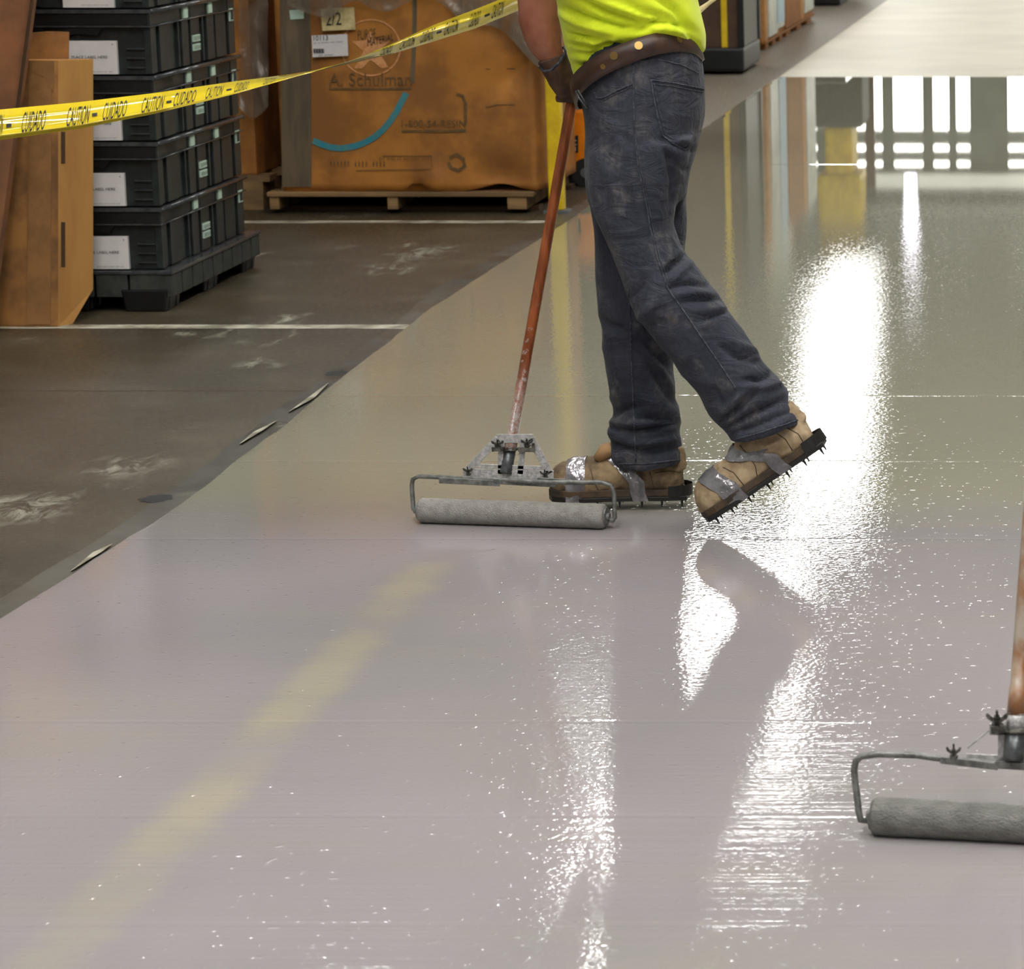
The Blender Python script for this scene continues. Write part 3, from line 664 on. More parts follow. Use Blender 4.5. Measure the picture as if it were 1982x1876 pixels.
tg = quad([(1101, 266), (1119, 262), (1119, 296), (1101, 298)], [mY + .014] * 4, M['black'], 'tag', o, .004)
write('NC', P(1102.5, 281, mY + .012), Vector((.031, 0, 0)), Vector((0, 0, .022)), M['white'], tg); write('||', P(1104, 292, mY + .012), Vector((.024, 0, 0)), Vector((0, 0, .016)), M['white'], tg)
# right-hand background
oY = G(1440, 145).y; ox1 = P(1440, 120, oY).x; ox0 = ox1 - 1.1; D_ = .95
o = thing('bulk_container', (ox0 + .55, oY + .5, 0), 'dark brown bulk container with a yellow strap on a black base, behind the worker', 'container')
zb = P(1400, 92, oY).z; MB().b2((ox0, oY, .02), (ox1, oY + D_, zb)).build('base', M['black'], o, bevel=.02)
MB().b2((ox0 + .02, oY + .02, zb), (ox1 - .03, oY + D_ - .02, 1.5)).build('panel', plain('dark_brown_panel', (82, 58, 40), .7), o)
for (xx, yy) in ((ox1 - .035, oY), (ox1 - .035, oY + D_ - .06), (ox0, oY)): MB().b2((xx, yy, zb), (xx + .04, yy + .06, 1.5)).build('corner_post', M['black'], o, bevel=.004)
MB().b2((ox1 - .032, oY + .06, zb), (ox1 - .006, oY + D_ - .06, 1.5)).build('side_panel', M['black'], o)
a_ = P(1396, 50, oY).x; MB().b2((a_, oY + .004, zb), (a_ + .036, oY + .03, 1.5)).build('strap', M['yellow'], o)
wX = P(1480, 95, G(1480, 98).y).x; wY = G(1480, 98).y
def sload(y0, y1, nm, lab, parts, base=True):
    o = thing(nm, (wX - .4, (y0 + y1) / 2, 0), lab, 'load')
    MB().b2((wX - .9, y0 + .01, .06), (wX - .01, y1 - .01, 1.45)).build('board_stack', M['tan'], o, bevel=.01)
    for a, c, mat, n2, z0 in parts: MB().b2((wX - .02, y0 + (y1 - y0) * a, z0), (wX + (.012 if 'label' in n2 else .006), y0 + (y1 - y0) * c, 1.44)).build(n2, mat, o)
    for k in range(3): MB().b2((wX - .92, y0 + (y1 - y0) * (.05 + .35 * k), 0), (wX, y0 + (y1 - y0) * (.2 + .35 * k), .045)).build('pallet_block', M['brown'], o, bevel=.01)
    MB().b2((wX - .92, y0, .045), (wX + .01, y1, .06)).build('pallet_deck', M['brown'], o)
    return o
qy = lambda px: wX / ((px - CX) / F) / (FW.y)   # distance along the load face for a photo column (approximate)
yA, yB, yC = wY, wX * F / (1523 - CX), wX * F / (1580 - CX)
sload(yA, yB, 'wrapped_boards', 'white wrapped board stack with a pale blue label, right of the dark container', [(.0, .12, M['tan'], 'edge_board', .062), (.2, .62, M['wrapwhite'], 'wrap_sheet', .075), (.62, .98, M['wrapwhite'], 'wrap_sheet', .1), (.6, .95, M['wrapblue'], 'blue_label', .14)])
sload(yB + .02, yC, 'carton_load', 'brown carton load with a white end board, furthest right of the pallet row', [(.02, .52, M['brown'], 'carton_side', .07), (.52, .62, M['tan'], 'edge_board', .07), (.66, .98, M['wrapwhite'], 'end_board', .1)])
g = G(1600, 12); o = thing('black_tub', (g.x - .2, g.y + .4, 0), 'black tub at the top edge right of the carton load', 'tub')
b = MB(); b.b2((g.x - .6, g.y, 0), (g.x + .12, g.y + .9, .62)); b.build('tub_body', M['black'], o, bevel=.03); MB().b2((g.x - .64, g.y - .04, .62), (g.x + .16, g.y + .94, .67)).build('tub_rim', M['rim'], o, bevel=.01)
# goods further along, seen mirrored in the wet floor
for i, (x0, x1, y0, y1, h, m, lab) in enumerate(((-4.6, -3.2, 30.4, 31.4, 2.6, 'wrapwhite', 'tall white wrapped load beyond the top of the photo, mirrored in the floor'), (-5.0, -3.6, 35, 36.3, 3.2, 'dark', 'tall black wrapped load beyond the top of the photo'), (-6.5, -5.0, 42, 43.5, 3.6, 'brown', 'tall brown carton load far along the left wall'), (-8.0, -6.4, 50, 52, 4.0, 'dark', 'highest black load far along the left wall'))):
    o = thing('pallet_load', ((x0 + x1) / 2, (y0 + y1) / 2, 0), lab, 'load'); MB().b2((x0, y0, .13), (x1, y1, h)).build('goods', M[m], o, bevel=.02); MB().b2((x0, y0, 0), (x1, y1, .13)).build('pallet_base', M['wood'], o)
fx, fy = -2.9, 33.0
fx = (1622 - CX) * fy / F
o = thing('lift_truck', (fx, fy, 0), 'yellow topped lift truck beyond the top of the photo, mirrored in the floor', 'vehicle')
b = MB(); b.box((fx, fy + .4, 2.12), (.44, .8, .56), taper=.92); b.build('cab_body', M['yellow'], o, bevel=.06)
b = MB(); b.box((fx, fy + .4, 1.62), (.27, .7, .5)); b.build('mast_cover', M['yellow'], o, bevel=.04)
b = MB(); b.box((fx, fy + .4, .73), (.5, .9, 1.3)); b.build('chassis', M['dark'], o, bevel=.05)
for sx_ in (-.2, .2):
    MB().tube([(fx + sx_ - .05, fy + .15, .14), (fx + sx_ + .05, fy + .15, .14)], .14, 18).build('wheel', M['rubber'], o); MB().b2((fx + sx_ - .05, fy - .9, .06), (fx + sx_ + .05, fy, .1)).build('fork', M['steel'], o)
# ------------------------------------------------------------------ the worker
YC, YN, YF_ = 7.46, 7.36, 7.56
def ell(Lp, Rp, Y, dy, raise_=0, n=36, e=2.2, far=.25):
    A, B_ = P(*Lp, Y), P(*Rp, Y); c = (A + B_) / 2; h = (B_ - A) / 2; r = []
    for j in range(n):
        a = 2 * math.pi * j / n; ca, sa = math.cos(a), math.sin(a)
        x = math.copysign(abs(ca) ** (2 / e), ca); y = math.copysign(abs(sa) ** (2 / e), sa)
        q = c + h * x + Vector((0, dy * y, 0)); q.z += raise_ * (max(0, -sa) - far * max(0, sa)); r.append(q)
    return r
worker = thing('person', G(1250, 1005), 'worker in neon yellow jersey, dirty jeans and taped spiked boots, walking with a floor roller', 'person')
# jeans
jb = MB()
jb.loft([ell((1117, 166), (1349, 84), YC, .150, .075), ell((1128, 205), (1360, 128), YC, .160, .055), ell((1135, 235), (1365, 172), YC, .168, .03), ell((1136, 270), (1361, 222), YC, .172, .012),
         ell((1136, 312), (1349, 275), YC, .172), ell((1137, 352), (1337, 330), YC, .168), ell((1140, 392), (1326, 386), YC + .01, .155)])
near = [((1139, 292), (1346, 262), .092, 7.375), ((1139, 350), (1322, 335), .094, 7.372), ((1148, 405), (1306, 392), .092, 7.37), ((1167, 447), (1301, 436), .090, 7.365), ((1190, 507), (1318, 478), .088, 7.36),
        ((1212, 562), (1352, 520), .086, 7.35), ((1231, 612), (1386, 565), .086, 7.345), ((1262, 648), (1413, 605), .085, 7.34), ((1304, 704), (1446, 655), .083, 7.335), ((1336, 748), (1477, 702), .08, 7.33),
        ((1362, 782), (1508, 728), .078, 7.33), ((1386, 816), (1524, 757), .077, 7.33), ((1404, 836), (1524, 780), .073, 7.33), ((1411, 848), (1541, 800), .074, 7.33), ((1418, 856), (1551, 818), .070, 7.33)]
jb.loft([ell(a, c, y, d) for a, c, d, y in near])
far = [((1139, 330), (1336, 300), .088, 7.555), ((1141, 386), (1326, 386), .09, 7.555), ((1150, 443), (1329, 450), .09, 7.56), ((1152, 521), (1324, 512), .088, 7.565), ((1157, 599), (1316, 590), .085, 7.57),
       ((1167, 648), (1311, 642), .083, 7.575), ((1171, 693), (1306, 698), .08, 7.58), ((1178, 742), (1302, 745), .078, 7.585), ((1185, 788), (1309, 785), .077, 7.59), ((1180, 812), (1316, 806), .08, 7.59),
       ((1174, 829), (1315, 832), .08, 7.59), ((1187, 848), (1317, 850), .076, 7.59), ((1186, 876), (1319, 876), .074, 7.59), ((1192, 903), (1320, 896), .07, 7.59)]
jb.loft([ell(a, c, y, d) for a, c, d, y in far])
V, N, Fc = remesh(jb, .0075, 5)
V = V + N * (.004 * nz(V, 9) + .0022 * nz(V * [1, 1, .6], 26, 5))[:, None]
low = np.clip((.55 - V[:, 2]) / .35, 0, 1)
V = V + N * (low * (.008 * (.5 - 2 * np.abs(nz(V * [.5, .5, 1.1], 16, 9)))))[:, None]
FJ = [([(1335, 490), (1305, 512), (1285, 532)], 8, -.014), ([(1345, 505), (1315, 530), (1296, 548)], 6, .007), ([(1296, 556), (1335, 549), (1380, 553)], 6, -.008), ([(1300, 570), (1345, 566), (1392, 572)], 6, .005),
      ([(1312, 584), (1360, 580), (1408, 576)], 6, -.007), ([(1335, 602), (1380, 598), (1412, 596)], 5, .004), ([(1352, 622), (1385, 612), (1420, 596)], 6, -.007), ([(1393, 668), (1425, 690), (1465, 702)], 8, -.010), ([(1405, 655), (1440, 672), (1472, 682)], 8, .006),
      ([(1440, 734), (1470, 735), (1506, 718)], 7, -.011), ([(1452, 752), (1490, 748), (1524, 738)], 6, .007), ([(1388, 820), (1430, 790), (1466, 757)], 7, -.010), ([(1400, 832), (1450, 805), (1520, 772)], 6, -.011), ([(1396, 800), (1430, 770), (1456, 744)], 7, .007),
      ([(1408, 842), (1470, 822), (1540, 792)], 5, -.008), ([(1405, 790), (1390, 765), (1380, 740)], 6, -.005), ([(1236, 618), (1258, 598), (1275, 574)], 12, .010), ([(1222, 575), (1238, 560), (1250, 540)], 8, -.006), ([(1240, 635), (1275, 625), (1310, 626)], 9, -.005),
      ([(1345, 292), (1318, 284), (1288, 272)], 7, -.008), ([(1284, 273), (1296, 310), (1306, 350), (1300, 395)], 9, -.010), ([(1330, 330), (1312, 318), (1292, 300)], 6, -.006), ([(1226, 280), (1200, 262), (1160, 236)], 9, -.004), ([(1150, 225), (1185, 250), (1215, 300)], 12, .004),
      ([(1152, 300), (1175, 340), (1195, 400)], 10, .004), ([(1247, 360), (1255, 420), (1268, 470)], 10, -.004), ([(1205, 330), (1215, 380), (1225, 440)], 9, -.003),
      ([(1187, 806), (1205, 794), (1230, 788)], 7, -.009), ([(1172, 826), (1228, 836), (1270, 830), (1316, 816)], 6, -.013), ([(1180, 815), (1225, 822), (1280, 815)], 7, .007), ([(1235, 808), (1275, 812), (1315, 806)], 6, -.008), ([(1252, 705), (1280, 745), (1308, 788)], 9, -.007), ([(1262, 690), (1290, 730), (1306, 760)], 7, .004),
      ([(1185, 846), (1240, 860), (1318, 848)], 6, .008), ([(1190, 862), (1240, 875), (1318, 866)], 5, -.008), ([(1160, 610), (1185, 632), (1215, 640)], 9, -.006), ([(1165, 650), (1190, 648), (1220, 655)], 8, .005), ([(1158, 560), (1180, 580), (1210, 585)], 9, -.004), ([(1225, 650), (1255, 670), (1290, 710)], 8, -.006)]
FJ = [(a, b_ * .8, c_ * 1.5) for a, b_, c_ in FJ]
V = folds(V, N, FJ)
jeans = obj_np('jeans', V, Fc, M['denim'], worker, label='dark dirty denim jeans'); jbv = bvh_of(V, Fc)
def seam(bv, pts, par, name='seam', r=.0014, mat=None, gap=0):
    d = drape(bv, pts, 5, .0006)
    run = [[]]
    for p, n in d:
        if run[-1] and (p - run[-1][-1]).length > .06: run.append([])
        run[-1].append(p)
    b = MB()
    for q in run:
        if len(q) > 2: b.tube(q, r, 5)
    if b.v: return b.build(name, mat or M['seam'], par, smooth=True)
seam(jbv, [(1226, 122), (1226, 190), (1228, 250), (1236, 330), (1252, 400), (1258, 440), (1272, 500), (1293, 560), (1330, 612), (1355, 650), (1400, 715), (1424, 752)], jeans, 'side_seam', .002)
seam(jbv, [(1231, 260), (1240, 330), (1256, 400), (1263, 440), (1277, 500), (1298, 558)], jeans, 'side_seam', .0012)
seam(jbv, [(1216, 560), (1220, 620), (1222, 700), (1226, 780), (1228, 840), (1231, 895)], jeans, 'side_seam', .002)
seam(jbv, [(1260, 155), (1300, 160), (1362, 172)], jeans, 'pocket_hem', .002); seam(jbv, [(1260, 162), (1300, 167), (1361, 178)], jeans, 'pocket_hem', .0012)
seam(jbv, [(1260, 155), (1266, 195), (1274, 230), (1282, 262), (1303, 278), (1325, 290), (1333, 280), (1338, 262)], jeans, 'pocket_edge', .0022)
seam(jbv, [(1266, 160), (1272, 198), (1280, 232), (1287, 259), (1305, 271)], jeans, 'pocket_edge', .0012)
seam(jbv, [(1224, 163), (1195, 175), (1168, 190), (1155, 190), (1150, 178)], jeans, 'front_pocket_hem', .002); seam(jbv, [(1224, 168), (1196, 180), (1168, 195)], jeans, 'front_pocket_hem', .0012)
seam(jbv, [(1230, 118), (1270, 114), (1320, 126), (1352, 142)], jeans, 'yoke_seam', .0014)
seam(jbv, [(1421, 851), (1470, 838), (1548, 812)], jeans, 'cuff_hem', .0018); seam(jbv, [(1196, 898), (1250, 898), (1316, 890)], jeans, 'cuff_hem', .0018)
# boots: profile along the foot, s = 0 at the heel
PR = [(0, .055, .022, .012), (.006, .085, .031, .004), (.03, .105, .036, .0), (.07, .118, .037, .0), (.11, .118, .037, .0), (.145, .100, .038, .0), (.18, .082, .043, .0), (.215, .080, .049, .0), (.25, .077, .049, .001), (.272, .070, .044, .002), (.288, .056, .034, .006), (.297, .036, .018, .012)]
def boot(name, heel, u, v, sc, lab, mat, shaft):
    """heel: under the heel edge; u along the foot, v up out of the sole"""
    o = None; u = u.normalized(); w_ = Vector((0, 1, 0)); v = v.normalized()
    pt = lambda s, y, h: heel + u * s * sc + w_ * y * sc + v * h * sc
    b = MB(); rings = []
    for s, h, wd, h0 in PR:
        r = []
        for j in range(24):
            a = 2 * math.pi * j / 24; ca, sa = math.cos(a), math.sin(a)
            y = wd * math.copysign(abs(ca) ** .8, ca) * (1 - .35 * max(0, sa)); z = h0 + (h - h0) * (.35 + .65 * sa if sa > 0 else .35 + .35 * math.copysign(abs(sa) ** .5, sa))
            r.append(pt(s, y, z))
        rings.append(r)
    b.loft(rings)
    sh = []
    for k in range(6):
        q = k / 5; c = pt(.062, 0, .07) + shaft * (.115 * q); r = .043 - .006 * q
        sh.append([c + u * math.cos(2 * math.pi * j / 24) * r * 1.05 + w_ * math.sin(2 * math.pi * j / 24) * r * .82 for j in range(24)])
    b.loft(sh)
    b.tube([pt(.012, 0, .05), pt(.02, 0, .10)], .024, 12)
    V, N, Fc = remesh(b, .0045, 3)
    V = V + N * (.0035 * nz(V, 28, 1) + .0028 * (.5 - 2 * np.abs(nz(V, 38, 3))) + .0015 * nz(V, 90, 4))[:, None]
    o = obj_np('boot', V, Fc, mat, worker, label=lab); bv = bvh_of(V, Fc)
    b = MB(); out = [(-.012, .034), (.03, .042), (.10, .040), (.16, .044), (.215, .054), (.26, .050), (.29, .034), (.302, .0)]
    poly = [pt(s, y, -.004) for s, y in out] + [pt(s, -y, -.004) for s, y in reversed(out[:-1])]
    b.prism(poly, -v * .011); b.build('sole_plate', M['sole'], o, bevel=.002)
    ow = [(-.003, .0), (.0, .026), (.03, .039), (.10, .040), (.16, .043), (.215, .053), (.26, .050), (.285, .036), (.299, .016), (.301, .0)]
    b = MB(); ol = ow + [(s, -y) for s, y in reversed(ow[1:-1])]; b.loft([[pt(s, y, -.004) for s, y in ol], [pt(s, y * 1.02, .012) for s, y in ol]]); b.build('welt', M['midsole'], o, bevel=.002)
    b = MB(); r = []
    for j in range(13):
        a = math.pi * (.5 + j / 12); c = pt(.028 + math.cos(a) * .046, math.sin(a) * .042, -.006); r.append([c, c + v * .026])
    b.loft(r, cap=False, closed=False); b.loft([[p + u * -.003 for p in q] for q in r], cap=False, closed=False); b.build('heel_cup', M['sole'], o)
    b = MB()
    for s in (.0, .045, .09, .14, .19, .235, .275):
        for y in (-.03, .03): b.tube([pt(s, y * .9, -.014), pt(s, y * .9, -.030)], [.004, .0012], 6)
    k = b.build('spikes', M['sole'], o); k['kind'] = 'stuff'
    def strap(path, wd, lab=None):
        """path: list of (s, angle, h) around the boot, snapped to its leather"""
        rows = []; m = len(path)
        for i in range(27):
            t = i / 26 * (m - 1); k = min(int(t), m - 2); q = t - k; s, y, h = [path[k][z] * (1 - q) + path[k + 1][z] * q for z in range(3)]
            row = []
            for e in np.linspace(-.5, .5, 7):
                ss = s + e * wd; cen = pt(min(ss, .27), 0, .03); far_ = pt(ss, y * 3, max(-.02, h * 1.8)); d = (cen - far_).normalized()
                hit, nn, _, _ = bv.ray_cast(far_, d); tgt = hit + nn * .0035 if hit is not None else pt(ss, y, h)
                if h < .006: tgt = pt(ss, math.copysign(.052 if s > .17 else .044, y), h)
                row.append(tgt + w_ * .0025 * noise.noise(tgt * 60))
            rows.append(row)
        return MB().loft(rows, cap=False, closed=False).build('duct_tape_band', M['duct'], o, smooth=True)
    return o, pt, bv, strap
# planted far boot
hl = G(1323, 976); hl.z = .032; hl = P(1323, 960, 7.60); 
tl = P(1066, 960, 7.585); u = tl - hl; u.z = 0; sc = u.length / .298
hl.z = .040
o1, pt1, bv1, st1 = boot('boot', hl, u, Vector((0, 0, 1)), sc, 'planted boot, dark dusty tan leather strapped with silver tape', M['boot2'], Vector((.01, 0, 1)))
st1([(.235, -.05, -.014), (.235, -.05, .02), (.235, -.02, .075), (.235, .02, .075), (.235, .05, .0)], .042)
st1([(.09, -.045, -.014), (.10, -.045, .02), (.125, -.04, .07), (.15, -.02, .11), (.16, .01, .12), (.14, .045, .03)], .034)
b = MB(); b.tube([pt1(.125, -.014, .100), pt1(.148, -.016, .104), pt1(.172, -.016, .096), pt1(.19, -.014, .078)], [.010, .017, .018, .010], 10); b.build('boot_tongue', M['tongue'], o1, smooth=True)
# lifted near boot
hl = P(1588, 862, 7.33); tl = P(1386, 996, 7.33); u = (tl - hl); sc2 = 1.0
u.normalize(); v = Vector((u.z, 0, -u.x)); v = -v if v.z < 0 else v
Ln = (tl - hl).length / .298
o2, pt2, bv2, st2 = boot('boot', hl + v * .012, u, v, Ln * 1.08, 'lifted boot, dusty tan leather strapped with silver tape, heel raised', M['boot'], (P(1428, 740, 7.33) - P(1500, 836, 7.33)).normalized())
st2([(.205, -.05, -.014), (.215, -.048, .02), (.235, -.025, .07), (.245, .02, .07), (.215, .05, .0)], .045)
st2([(.085, -.046, -.014), (.10, -.046, .02), (.13, -.042, .06), (.165, -.028, .09), (.175, .01, .10), (.15, .045, .03)], .032)
st2([(.10, -.044, .05), (.14, -.040, .085), (.165, -.02, .112), (.165, .02, .112), (.13, .044, .06)], .022)
for bvx, ob, lines in ((bv1, o1, [[(1143, 908), (1148, 930), (1160, 952)], [(1255, 905), (1262, 930), (1268, 958)], [(1268, 915), (1295, 912), (1318, 914)], [(1196, 900), (1215, 920), (1240, 930)]]), (bv2, o2, [[(1432, 862), (1448, 880), (1462, 902), (1466, 925)], [(1502, 838), (1520, 850), (1534, 872)], [(1522, 828), (1545, 840), (1556, 858)], [(1400, 905), (1420, 915), (1440, 940)]])):
    for ln in lines: seam(bvx, ln, ob, 'stitching', .0011, M['midsole'])
# jersey
sb = MB()
sb.loft([ell((1120, 174), (1342, 112), YC, .146, .070), ell((1111, 148), (1363, 96), YC, .164, .066), ell((1099, 110), (1364, 66), YC, .172, .055), ell((1091, 70), (1357, 35), YC, .175, .035), ell((1082, 20), (1350, 5), YC, .176, .01),
         ell((1074, -40), (1340, -50), YC, .178), ell((1058, -150), (1326, -160), YC, .185), ell((1050, -260), (1316, -270), YC, .195), ell((1066, -340), (1296, -350), YC, .19), ell((1105, -400), (1255, -405), YC, .13), ell((1130, -425), (1225, -428), YC, .07)])
def limb(b, pts, n=16): b.tube([p for p, r in pts], [r for p, r in pts], n); return b
shF, shN = P(1165, -345, 7.61), P(1195, -345, 7.31)
elF = P(1040, -10, 7.62); elN = P(1070, -105, 7.20)
limb(sb, [(shF, .075), (shF.lerp(elF, .35), .075), (shF.lerp(elF, .6), .07)]); limb(sb, [(shN, .075), (shN.lerp(elN, .35), .075), (shN.lerp(elN, .7), .07)])
V, N, Fc = remesh(sb, .0075, 4)
V = V + N * (.003 * nz(V, 8, 2))[:, None]
FS = [([(1092, 64), (1130, 73), (1180, 82)], 6, -.008), ([(1100, 84), (1150, 94), (1196, 84)], 6, -.008), ([(1084, 12), (1130, 34), (1200, 54), (1262, 58)], 7, -.010), ([(1084, 28), (1130, 48), (1200, 66)], 7, .007), ([(1118, -5), (1170, 22), (1230, 42), (1292, 48)], 7, -.009), ([(1128, -12), (1180, 10), (1240, 32)], 7, .006),
      ([(1180, -8), (1240, 22), (1300, 35), (1338, 56)], 7, -.007), ([(1260, -10), (1310, 20), (1348, 66)], 7, -.008), ([(1096, 100), (1140, 108), (1168, 102)], 6, -.006), ([(1232, 64), (1275, 44), (1320, 52), (1350, 86)], 6, -.009), ([(1250, 56), (1290, 52), (1330, 66)], 6, .008), ([(1098, 120), (1125, 130), (1146, 126)], 7, -.004), ([(1104, 74), (1150, 84), (1195, 76)], 5, .005)]
FS = [(a, b_, c_ * 1.8) for a, b_, c_ in FS]
V = folds(V, N, FS)
shirt = obj_np('jersey', V, Fc, M['shirt'], worker, label='neon yellow jersey tucked into the belt')
# belt: band around the tilted waist
def waist(a, t, off):
    A, B_ = P(1124, 188, YC), P(1342, 100, YC); c = (A + B_) / 2; h = (B_ - A) / 2; ca, sa = math.cos(a), math.sin(a); e = 2.2
    x = math.copysign(abs(ca) ** (2 / e), ca); y = math.copysign(abs(sa) ** (2 / e), sa)
    q = c + h * x * (1 + off / .13) + Vector((0, (.156 + off) * y, 0)); q.z += .056 * (max(0, -sa) - .25 * max(0, sa))
    return q + Vector((-.30, 0, .954)) * t
rows = []
for j in range(97):
    a = 2 * math.pi * j / 96; rows.append([waist(a, -.023, .011), waist(a, -.023, .016), waist(a, 0, .0175), waist(a, .023, .014), waist(a, .023, .008)])
bt = MB().loft(rows, cap=False, closed=False); belt = bt.build('belt', M['belt'], worker, smooth=True, label='brown leather belt with brass studs')
bbv = bvh_of(np.array([tuple(v) for v in bt.v]), bt.f)
for x, y, r in ((1188, 108, .009), (1236, 88, .009), (1315, 76, .008), (1167, 129, .006)):
    h, n_, _, _ = bbv.ray_cast(CAM, ray(x, y).normalized())
    if h is not None:
        b = MB(); b.tube([h - n_ * .001, h + n_ * .002, h + n_ * .0035], [r, r, r * .8], 14); b.tube([h + n_ * .003, h + n_ * .006], [r * .6, r * .3], 10); b.build('stud', M['brass'], belt)
def loop(pts, wd):
    d = drape(bbv, pts, 4, .003); b = MB()
    if len(d) > 2:
        r = [[p + Vector((-wd / 2, 0, 0)), p + Vector((wd / 2, 0, 0))] for p, n in d]; b.loft(r, cap=False, closed=False); b.loft([[q + Vector((0, .002, 0)) for q in k] for k in r], cap=False, closed=False); b.build('belt_loop', M['denim'], jeans)
loop([(1239, 68), (1243, 88), (1249, 116)], .013); loop([(1290, 62), (1292, 76), (1294, 90)], .012); loop([(1132, 150), (1138, 170), (1146, 188)], .010)
h = P(1119, 190, 7.40)
b = MB(); q = [P(1113, 174, 7.43), P(1120, 176, 7.33), P(1138, 208, 7.33), P(1130, 210, 7.43)]; b.tube(q + [q[0]], .0022, 8); b.tube([P(1114, 176, 7.34), P(1122, 192, 7.325), P(1137, 209, 7.325)], .0022, 8); b.build('buckle', M['ferrule'], belt, smooth=True)
# body: one continuous skin under the clothes
kb = MB()
kb.loft([ell((1150, 300), (1330, 280), YC, .14), ell((1130, 130), (1330, 60), YC, .13, .03), ell((1100, -100), (1300, -110), YC, .14), ell((1080, -260), (1290, -270), YC, .16), ell((1100, -345), (1265, -350), YC, .15), ell((1140, -400), (1215, -405), YC, .07), ell((1135, -440), (1205, -445), YC, .055), ell((1125, -470), (1195, -480), YC, .052)])
hc = P(1135, -545, YC)
hd = [(-.125, .035, .045), (-.105, .062, .055), (-.07, .082, .066), (-.03, .093, .072), (.02, .098, .077), (.06, .094, .075), (.095, .072, .06), (.118, .035, .03)]
kb.loft([[hc + Vector((-.012 + a * math.cos(2 * math.pi * j / 24), c * math.sin(2 * math.pi * j / 24), z)) for j in range(24)] for z, a, c in hd])
kb.tube([hc + Vector((-.095, 0, .02)), hc + Vector((-.118, 0, -.02)), hc + Vector((-.122, 0, -.035)), hc + Vector((-.09, 0, -.045))], [.008, .013, .015, .01], 10)
kb.tube([hc + Vector((-.088, -.02, -.066)), hc + Vector((-.096, 0, -.066)), hc + Vector((-.088, .02, -.066))], .009, 8); kb.tube([hc + Vector((-.088, -.018, -.08)), hc + Vector((-.093, 0, -.08)), hc + Vector((-.088, .018, -.08))], .009, 8)
for s in (-1, 1):
    kb.tube([hc + Vector((.012, s * .073, .025)), hc + Vector((.022, s * .086, .03)), hc + Vector((.02, s * .086, -.02)), hc + Vector((.005, s * .074, -.035))], [.007, .014, .012, .006], 8)
    kb.tube([hc + Vector((-.085, s * .014, .03)), hc + Vector((-.088, s * .034, .034)), hc + Vector((-.07, s * .052, .03))], .008, 8)
wrF = P(1073, 118, 7.62)
limb(kb, [(shF, .055), (shF.lerp(elF, .5), .052), (elF + Vector((0, 0, .03)), .047), (P(1043, 10, 7.62), .0465), (P(1045, 40, 7.62), .0475), (P(1051, 70, 7.62), .043), (P(1060, 95, 7.62), .035), (wrF, .025), (P(1082, 145, 7.62), .020)], 20)
hdN = P(1000, -150, 7.30)
limb(kb, [(shN, .055), (shN.lerp(elN, .5), .052), (elN, .045), (elN.lerp(hdN, .4), .042), (elN.lerp(hdN, .85), .028), (hdN, .03), (hdN + (hdN - elN).normalized() * .06, .034)], 20)
dN = (hdN - elN).normalized()
for k in range(4):
    bs = hdN + dN * .07 + Vector((0, -.028 + .018 * k, .01)); ln = (.075, .085, .08, .062)[k]
    kb.tube([bs, bs + dN * ln * .5 + Vector((0, 0, -.008)), bs + dN * ln * .75 + Vector((0, 0, -.028)), bs + dN * ln * .7 + Vector((0, 0, -.05))], [.0105, .0095, .009, .007], 8)
kb.tube([hdN + dN * .02 + Vector((0, .03, -.01)), hdN + dN * .05 + Vector((0, .05, -.025)), hdN + dN * .075 + Vector((0, .045, -.05))], [.013, .011, .008], 8)
for s, hipY in ((0, YN), (1, YF_)):
    L = [(1228, 330), (1238, 450), (1300, 575), (1445, 770), (1484, 828)] if s == 0 else [(1232, 350), (1238, 450), (1238, 620), (1250, 800), (1252, 880)]
    yy = [7.38, 7.365, 7.35, 7.33, 7.33] if s == 0 else [7.55, 7.56, 7.57, 7.59, 7.59]
    limb(kb, [(P(*q, y), r) for q, y, r in zip(L, yy, (.06, .05, .045, .034, .03))])
V, N, Fc = remesh(kb, .0065, 3)
V = V + N * (.0012 * nz(V, 40))[:, None]
body = obj_np('body', V, Fc, M['skin'], worker, label='bare forearm and skin')
for s in (-1, 1):
    b = MB(); c = hc + Vector((-.086, s * .034, .012)); b.loft([[c + Vector((-.008 * math.sin(t) * 1.2, .011 * math.cos(t) * math.cos(p), .011 * math.cos(t) * math.sin(p))) for p in np.linspace(0, 2 * math.pi, 13)[:-1]] for t in (-1.2, -.6, 0, .6, 1.2)]); b.build('eye', M['white'], body, smooth=True)
b = MB(); b.loft([[hc + Vector((.012 + a * math.cos(2 * math.pi * j / 24), c * math.sin(2 * math.pi * j / 24), z + .02 * math.cos(2 * math.pi * j / 24) * -1)) for j in range(24)] for z, a, c in ((-.03, .085, .074), (.02, .1, .081), (.06, .104, .082), (.1, .084, .068), (.126, .045, .038), (.132, .012, .01))]); b.build('hair', M['hair'], worker, smooth=True)
# long handled rollers
def pole_pt(py, base=(981, 905), top=(1106, 200), yb=7.50, yt=7.66):
    t = (base[1] - py) / (base[1] - top[1]); return P(base[0] + (top[0] - base[0]) * t, py, yb + (yt - yb) * t)
